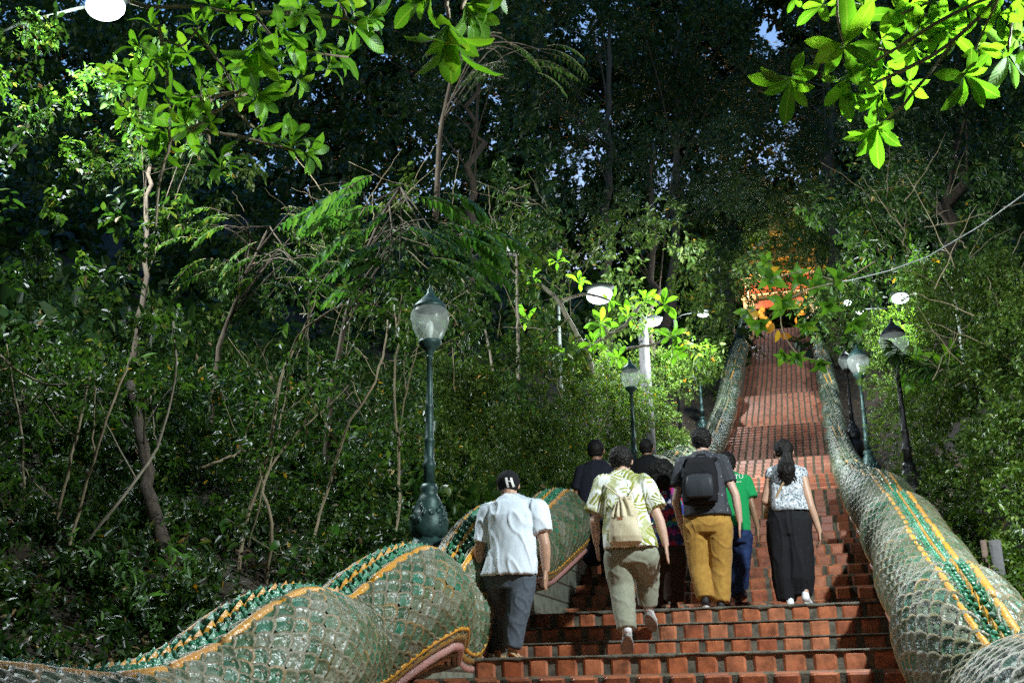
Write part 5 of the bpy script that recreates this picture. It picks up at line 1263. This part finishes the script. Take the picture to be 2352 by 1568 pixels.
# ---- 2 man in leaf print shirt
s = 10.2
J = dict(head=(1427, 1058, .10), neck=(1428, 1084, .06), shL=(1386, 1113, .03), shR=(1478, 1112, .03), elL=(1366, 1196, 0), elR=(1515, 1195, -.02), wrL=(1370, 1246, .06), wrR=(1529, 1250, -.02), haL=(1374, 1275, .1), haR=(1534, 1285, 0),
         hip=(1449, 1262, 0), knL=(1428, 1345, .02), knR=(1486, 1325, .26), anL=(1440, 1448, -.12), anR=(1489, 1392, .34), toeL=(1440, 1494, .03), toeR=(1500, 1428, .52), headw=50, face=(.02, 1, -.25), bw=.20, arm=1.1)
r, j, L, hw, Mx, k = person('man in olive and white leaf print shirt climbing in front of the group', s, J, 'skin_b')
sh2 = shirt(r, j, k, M['leafprint'], [(1428, 1078, 16, .065, .05), (1428, 1086, 26, .09, .05), (1430, 1100, 45, .125, .05), (1432, 1130, 53, .155, .03), (1436, 1170, 52, .165, 0), (1441, 1205, 54, .17, -.02), (1447, 1240, 60, .18, -.03), (1450, 1259, 61, .18, -.03)],
            [('L', 1362, 1178, .098, .085, 0), ('R', 1512, 1168, .098, .090, -.01)], s, 5, .010, .010)
mb = MB(); mb.tube([at(1428+22*math.cos(a)-0, 1085, s)+[0, .07*math.sin(a)+.05, .010*math.sin(a)] for a in np.linspace(PI*.95, PI*2.05, 12)], .020, 8); mb.build('collar', M['leafprint'], sh2)
trousers(r, j, k, M['sage'], (118, 70, 58, 42), s, 3)
hair_cap(r, L, hw, Mx, seed=2, low=.3)
shoe(r, j, j['anL']-UP*.03, j['toeL']+[0, 0, -.0], M['white_shoe'], M['grey_sole']); shoe(r, j, j['anR']-UP*.05, j['toeR']-UP*.02, M['white_shoe'], M['grey_sole'])
# drawstring bag
bg_ = empty('drawstring_bag', at(1436, 1255, s-.19), 'cream canvas drawstring bag hanging on the back of the leaf print shirt', 'bag')
mb = MB(); bs = [(1436, 1252, 22, .04), (1438, 1246, 36, .085), (1437, 1232, 37, .10), (1434, 1205, 33, .09), (1433, 1180, 27, .07), (1434, 1160, 19, .045), (1436, 1148, 10, .03), (1437, 1143, 13, .03)]
mb.loft([(at(a, b, s-.22), w*k, d) for a, b, w, d in bs], 36, 0, 2.2); o = mb.build('sack', M['canvas'], bg_)
remesh(o, .007, 2, lambda p: .010*mnoise.noise(p*8)+(.014*math.sin(math.atan2(p.y-at(1436, 1160, s-.22)[1], p.x-at(1436, 1160, s)[0])*9) if p.z > at(1436, 1188, s-.22)[2] else 0))
for a, b in ((((1431, 1146)), (1388, 1112)), ((1441, 1146), (1464, 1110))):
    e0 = at(*a, s-.25); e1 = at(*b, s-.06)
    for q in (-1, 1): mb = MB(); mb.tube(wobble([e0+[q*.006, 0, 0], (e0+e1)/2+[0, -.03, 0], e1+[q*.008, 0, 0]], 9, .002, q), .0055, 6); mb.build('cord', M['canvas'], bg_)
mb = MB(); e0 = at(1470, 1238, s-.2); mb.tube(wobble([e0, at(1480, 1215, s-.16), at(1500, 1200, s-.02)], 8, .004, 2), .0055, 6); mb.build('cord', M['canvas'], bg_)
decal([(-1, -.6), (1, -.6), (1, .6), (-1, .6)], [(0, 1, 2, 3)], at(1429, 1193, s-.2), .022, o, simple('rust_label', (.38, .14, .05), .7), 'label_patch', bg_, .004)

# ---- 3 man in flecked shirt and mustard trousers
s = 11.4
J = dict(head=(1612, 1012, .12), neck=(1612, 1040, .08), shL=(1570, 1066, .04), shR=(1655, 1062, .04), elL=(1553, 1148, 0), elR=(1689, 1136, -.03), wrL=(1564, 1206, .06), wrR=(1699, 1196, -.03), haL=(1572, 1236, .1), haR=(1699, 1226, 0),
         hip=(1624, 1195, 0), knL=(1605, 1300, .04), knR=(1656, 1305, .05), anL=(1620, 1376, -.06), anR=(1656, 1384, .0), toeL=(1622, 1396, .10), toeR=(1660, 1399, .16), headw=44, bw=.19, arm=1.05)
r, j, L, hw, Mx, k = person('man in flecked charcoal shirt and mustard trousers wearing a black backpack', s, J, 'skin_b')
sh3 = shirt(r, j, k, M['fleck'], [(1612, 1036, 14, .06, .08), (1612, 1044, 26, .09, .07), (1612, 1056, 42, .125, .06), (1613, 1085, 50, .15, .03), (1617, 1125, 48, .155, 0), (1622, 1160, 49, .16, -.02), (1626, 1186, 53, .17, -.02)],
            [('L', 1556, 1118, .092, .078, 0), ('R', 1675, 1110, .092, .082, 0)], s, 9, .011, .009)
trousers(r, j, k, M['mustard'], (104, 60, 47, 36), s, 7, amp=.011)
hair_cap(r, L, hw, Mx, seed=5, scale=1.06)
for sd in 'LR': shoe(r, j, j['an'+sd]-UP*.045, j['toe'+sd]-UP*.01, M['rubber'], M['white_sole'], .046)
bp = empty('backpack', at(1608, 1160, s-.22), 'black backpack worn over the flecked charcoal shirt', 'backpack')
mb = MB(); mb.loft([(at(a, b, s-.24+e), w*k, d) for a, b, w, d, e in ((1608, 1158, 30, .06, 0), (1608, 1153, 38, .09, 0), (1608, 1120, 39, .10, 0), (1608, 1085, 36, .095, .01), (1608, 1062, 30, .08, .03), (1608, 1050, 18, .05, .05))], 30, 0, 3.2); o = mb.build('main_pocket', M['black_cloth'], bp); remesh(o, .009, 3, folds(.006, 8, 6, 3))
mb = MB(); mb.loft([(at(a, b, s-.345), w*k, d) for a, b, w, d in ((1606, 1143, 24, .02), (1606, 1138, 30, .04), (1606, 1112, 30, .045), (1606, 1092, 27, .03), (1606, 1088, 18, .015))], 26, 0, 3.2); mb.build('front_pocket', cloth('charcoal_nylon', (.03, .035, .04), rough=.5), bp)
mb = MB(); c = at(1610, 1052, s-.17); mb.tube([c+[-.05, 0, 0], c+[-.04, -.01, .035], c+[.04, -.01, .035], c+[.05, 0, 0]], .010, 8); mb.build('handle', M['black_cloth'], bp)
for x0, x1 in ((1590, 1577), (1630, 1649)): mb = MB(); mb.tube(wobble([at(x0, 1062, s-.19), at((x0+x1)/2, 1052, s-.10), at(x1, 1056, s+.06), at(x1-3, 1100, s+.18)], 12, .003, 1), .024, 8); mb.build('strap', M['black_cloth'], bp)

# ---- 4 woman with ponytail
s = 11.42
J = dict(head=(1800, 1036, .10), neck=(1801, 1062, .06), shL=(1772, 1085, .03), shR=(1841, 1085, .03), elL=(1757, 1150, .02), elR=(1862, 1162, -.02), wrL=(1768, 1160, .24), wrR=(1882, 1220, 0), haL=(1776, 1150, .34), haR=(1884, 1242, .03),
         hip=(1812, 1195, 0), knL=(1803, 1300, .05), knR=(1840, 1300, .05), anL=(1815, 1384, -.05), anR=(1851, 1372, -.08), toeL=(1816, 1396, .09), toeR=(1860, 1390, .08), headw=40, bw=.17, arm=.95, hsc=.92, face=(-.15, 1, -.1), curlR=(-.5, .2, 0))
r, j, L, hw, Mx, k = person('woman with long ponytail in grey floral top and wide black trousers, right of the group', s, J, 'skin_a')
top = shirt(r, j, k, M['floral'], [(1801, 1062, 13, .05, .06), (1802, 1070, 28, .08, .06), (1804, 1084, 40, .11, .04), (1806, 1110, 38, .125, .02), (1808, 1140, 37, .12, 0), (1813, 1166, 40, .14, -.02), (1815, 1174, 41, .14, -.02)], [('L', 1768, 1100, .062, .055, .02), ('R', 1846, 1098, .062, .052, .02)], s, 12, .010, .007)
def wide(mb):
    hp = j['hip']; w = 47*k
    mb.loft([(at(1838, 1368, s+.03), 24*k, .12), (at(1836, 1330, s), 30*k, .14), (at(1829, 1260, s), 34*k, .15), (hp+[.06, 0, 0], 36*k, .15)], 26)
    mb.loft([(at(1806, 1380, s), 20*k, .11), (at(1803, 1330, s), 27*k, .14), (at(1799, 1260, s), 33*k, .15), (hp-[.06, 0, 0], 36*k, .15)], 26)
    mb.loft([(hp-UP*.15, w, .16), (hp, w*.99, .165), (hp+UP*.08, w*.9, .15), (hp+UP*.13, w*.84, .135)], 28)
garment(r, 'trousers', M['black_cloth'], wide, .011, folds(.012, 9, 1.6, 4, .2))
hair_cap(r, L, hw, Mx, seed=9, scale=1.05, low=.2)
def pony(mb):
    P = [(1808, 1030, -.13, .030), (1808, 1042, -.16, .042), (1807, 1060, -.15, .075), (1806, 1080, -.13, .088), (1808, 1098, -.12, .060), (1812, 1112, -.11, .02)]
    mb.tube([at(a, b, s+c) for a, b, c, d in P], [d for *_, d in P], 16)
    for i in range(14):
        x = 1786+i*3.4; mb.caps(at(1806+(x-1806)*.6, 1075, s-.13), at(x, 1098+7*math.sin(i*2.1), s-.12), .014, .005)
garment(r, 'ponytail', M['hair'], pony, .007, lambda p: .012*mnoise.noise(Vector((p.x*60, p.y*60, p.z*9)))+.004*mnoise.noise(p*90), 1)
mb = MB(); mb.tube([at(1808, 1034, s-.14)+[.026*math.cos(a), .02*math.sin(a), .01*math.sin(a)] for a in np.linspace(0, 2*PI, 13)], .007, 6); mb.build('hair_tie', M['tan'], r)
for sd in 'LR': shoe(r, j, j['an'+sd]-UP*.03, j['toe'+sd]+UP*.0, M['white_shoe'], M['white_sole'], .046)
sb = empty('shoulder_bag', at(1776, 1165, s+.1), 'slim tan bag strap running across the back of the floral top', 'bag')
mb = MB(); mb.tube(wobble([at(1832, 1076, s+.02), at(1812, 1088, s-.12), at(1795, 1115, s-.135), at(1779, 1150, s-.10), at(1770, 1172, s+.02)], 16, .001, 1), .011, 8); mb.build('strap', M['tan'], sb)
mb = MB(); mb.loft([(at(1775, 1190, s+.22), .09, .035), (at(1775, 1168, s+.22), .10, .04), (at(1775, 1152, s+.22), .09, .03)], 20, 0, 4); mb.build('pouch', M['tan'], sb)

# ---- 5 person in green T-shirt
s = 12.7
J = dict(head=(1668, 1066, .10), neck=(1672, 1086, .06), shL=(1652, 1106, .03), shR=(1712, 1106, .03), elL=(1645, 1160, 0), elR=(1728, 1162, -.02), wrL=(1655, 1200, .06), wrR=(1741, 1214, 0), haL=(1660, 1220, .1), haR=(1742, 1238, .02),
         hip=(1688, 1222, 0), knL=(1680, 1300, .02), knR=(1702, 1300, .1), anL=(1695, 1370, -.05), anR=(1704, 1352, .25), toeL=(1696, 1384, .1), toeR=(1708, 1366, .4), headw=40, bw=.16, arm=.9, face=(-.1, 1, -.4))
r, j, L, hw, Mx, k = person('person in bright green T-shirt and blue jeans half hidden behind the backpack wearer', s, J, 'skin_c', .007)
gt = shirt(r, j, k, M['green_tee'], [(1672, 1082, 12, .05, .05), (1675, 1090, 24, .08, .05), (1682, 1104, 36, .11, .04), (1684, 1130, 38, .125, .02), (1684, 1170, 36, .125, 0), (1685, 1210, 37, .13, -.02), (1686, 1222, 38, .13, -.02)], [('L', 1648, 1146, .08, .07, 0), ('R', 1727, 1144, .085, .078, -.01)], s, 14, .012, .008)
trousers(r, j, k, M['denim'], (72, 44, 38, 30), s, 15, .012)
hair_cap(r, L, hw, Mx, seed=12)
for sd in 'LR': shoe(r, j, j['an'+sd]-UP*.02, j['toe'+sd]+UP*.0, M['rubber'], M['rubber'], .045)
V_, F_ = text_shape('TU'); decal(V_, F_, at(1698, 1096, s), .075, gt, M['mark'], 'print', gt, .012)
decal([(-1, -.1), (1, -.1), (1, .1), (-1, .1)], [(0, 1, 2, 3)], at(1697, 1109, s), .035, gt, M['mark'], 'print', gt, .012)

# ---- 6 person with dark curly hair and multicoloured shirt
s = 12.3
J = dict(head=(1520, 1088, .05), neck=(1524, 1116, .04), shL=(1498, 1140, .02), shR=(1556, 1138, .02), elL=(1495, 1200, .1), elR=(1566, 1195, 0), wrL=(1505, 1225, .25), wrR=(1566, 1232, .2), haL=(1508, 1240, .3), haR=(1560, 1250, .28),
         hip=(1536, 1262, 0), knL=(1516, 1330, .1), knR=(1548, 1330, .0), anL=(1512, 1385, .2), anR=(1548, 1380, .05), toeL=(1512, 1393, .35), toeR=(1548, 1392, .2), headw=46, bw=.18, arm=.9, face=(0, 1, -.3))
r, j, L, hw, Mx, k = person('person with big dark curly hair and multicoloured shirt between the two front men', s, J, 'skin_c', .007)
shirt(r, j, k, M['multi'], [(1524, 1112, 12, .05, .04), (1526, 1122, 26, .09, .04), (1528, 1140, 34, .12, .03), (1530, 1180, 34, .13, 0), (1534, 1225, 36, .14, -.01), (1537, 1256, 39, .15, -.02)], [('L', 1494, 1190, .08, .07, .05), ('R', 1563, 1188, .08, .07, 0)], s, 16, .012, .008)
trousers(r, j, k, M['brown_cloth'], (80, 50, 46, 44), s, 17, .012)
garment(r, 'hair', M['hair'], lambda mb: (mb.ellip(L(0, -.25, .1), (hw*1.28, hw*1.35, hw*1.3), 0, 24, 16), mb.ellip(L(.05, -.5, -1.0), (hw*1.2, hw*.9, hw*1.0), 0, 20, 12)), .009, lambda p: .020*mnoise.noise(p*28)+.010*mnoise.noise(p*60), 2)
for sd in 'LR': shoe(r, j, j['an'+sd]-UP*.02, j['toe'+sd]+UP*.0, M['rubber'], M['rubber'], .045)

# ---- 7 man in dark clothes on the left of the group
s = 13.5
J = dict(head=(1369, 1034, .08), neck=(1370, 1058, .05), shL=(1336, 1084, .02), shR=(1403, 1084, .02), elL=(1323, 1140, 0), elR=(1408, 1150, 0), wrL=(1320, 1184, .02), wrR=(1405, 1195, .05), haL=(1323, 1206, .03), haR=(1402, 1215, .08),
         hip=(1374, 1205, 0), knL=(1362, 1272, .0), knR=(1386, 1268, .12), anL=(1368, 1335, -.04), anR=(1388, 1318, .3), toeL=(1370, 1342, .1), toeR=(1390, 1325, .45), headw=38, bw=.19, arm=1.05)
r, j, L, hw, Mx, k = person('man in plain black T-shirt and shorts, leftmost of the group at the back', s, J, 'skin_c', .007)
shirt(r, j, k, M['navy_cloth'], [(1370, 1056, 12, .05, .04), (1370, 1063, 26, .09, .04), (1370, 1076, 40, .12, .03), (1370, 1110, 43, .14, .02), (1371, 1150, 40, .15, 0), (1373, 1200, 42, .15, -.01)], [('L', 1325, 1125, .09, .08, 0), ('R', 1408, 1125, .09, .08, 0)], s, 18, .012, .008)
trousers(r, {**j, 'anL': j['knL']*.8+j['anL']*.2, 'anR': j['knR']*.8+j['anR']*.2}, k, M['navy_cloth'], (84, 52, 46, 46), s, 19, .012)
hair_cap(r, L, hw, Mx, seed=15, scale=1.04, amp=.05)
for sd in 'LR': shoe(r, j, j['an'+sd]-UP*.03, j['toe'+sd]-UP*.0, M['rubber'], M['rubber'], .045)
mb = MB(); w_ = j['wrL']; mb.tube([w_+[.032*math.cos(a), .032*math.sin(a), .01] for a in np.linspace(0, 2*PI, 13)], .007, 6); mb.build('watch', M['galv'], r)

# ---- 8 man ahead with cropped hair
s = 14.2
J = dict(head=(1485, 1028, .06), neck=(1487, 1048, .04), shL=(1458, 1070, .02), shR=(1520, 1070, .02), elL=(1450, 1130, 0), elR=(1530, 1130, 0), wrL=(1450, 1175, .1), wrR=(1530, 1175, .1),
         hip=(1490, 1192, 0), knL=(1480, 1262, .0), knR=(1500, 1256, .12), anL=(1482, 1326, -.04), anR=(1502, 1306, .3), toeL=(1482, 1334, .1), toeR=(1502, 1314, .45), headw=32, bw=.18, arm=1.0, bk=.9)
r, j, L, hw, Mx, k = person('man with cropped hair and dark top, farthest ahead in the group', s, J, 'skin_c', .008)
shirt(r, j, k, M['black_cloth'], [(1487, 1046, 12, .06, .04), (1487, 1054, 28, .10, .02), (1488, 1066, 38, .13, .02), (1489, 1100, 40, .14, .02), (1490, 1150, 38, .15, 0), (1490, 1195, 40, .15, 0)], [('L', 1450, 1160, .09, .06, 0), ('R', 1530, 1160, .09, .06, 0)], s, 20, .013, .008)
trousers(r, j, k, M['black_cloth'], (78, 48, 42, 38), s, 21, .013)
hair_cap(r, L, hw, Mx, seed=18, scale=1.02, amp=.03)
for sd in 'LR': shoe(r, j, j['an'+sd]-UP*.03, j['toe'+sd]-UP*.0, M['rubber'], M['rubber'], .045)
# ------------------------------------------------------------------ dusk sky and render settings
w = bpy.data.worlds.new('World'); scene.world = w; w.use_nodes = True
nt = w.node_tree; bg = nt.nodes['Background']; sky = nt.nodes.new('ShaderNodeTexSky'); sky.sky_type = 'NISHITA'; sky.sun_disc = False
sky.sun_elevation = math.radians(3.0); sky.sun_rotation = math.radians(-8); sky.air_density = 1.3; sky.ozone_density = 4.0
nt.links.new(sky.outputs[0], bg.inputs[0]); bg.inputs[1].default_value = SKY
sl = bpy.data.lights.new('dusk_sun', 'SUN'); sl.energy = .01; sl.angle = math.radians(15); sl.color = (.7, .75, 1)
so = bpy.data.objects.new('dusk_sun', sl); COL.objects.link(so); so.rotation_euler = (math.radians(82), 0, math.radians(200))
vs = scene.view_settings; vs.view_transform = 'Standard'; vs.look = 'None'; vs.gamma = 1; vs.exposure = 0; vs.use_curve_mapping = False
cy = scene.cycles
cy.max_bounces = 5; cy.diffuse_bounces = 3; cy.glossy_bounces = 2; cy.transmission_bounces = 4; cy.transparent_max_bounces = 8
cy.sample_clamp_indirect = 1.5; cy.sample_clamp_direct = 5
cy.use_denoising = DENOISE
try: cy.denoiser = 'OPENIMAGEDENOISE'; cy.denoising_input_passes = 'RGB_ALBEDO_NORMAL'
except Exception: pass
cy.caustics_reflective = False; cy.caustics_refractive = False
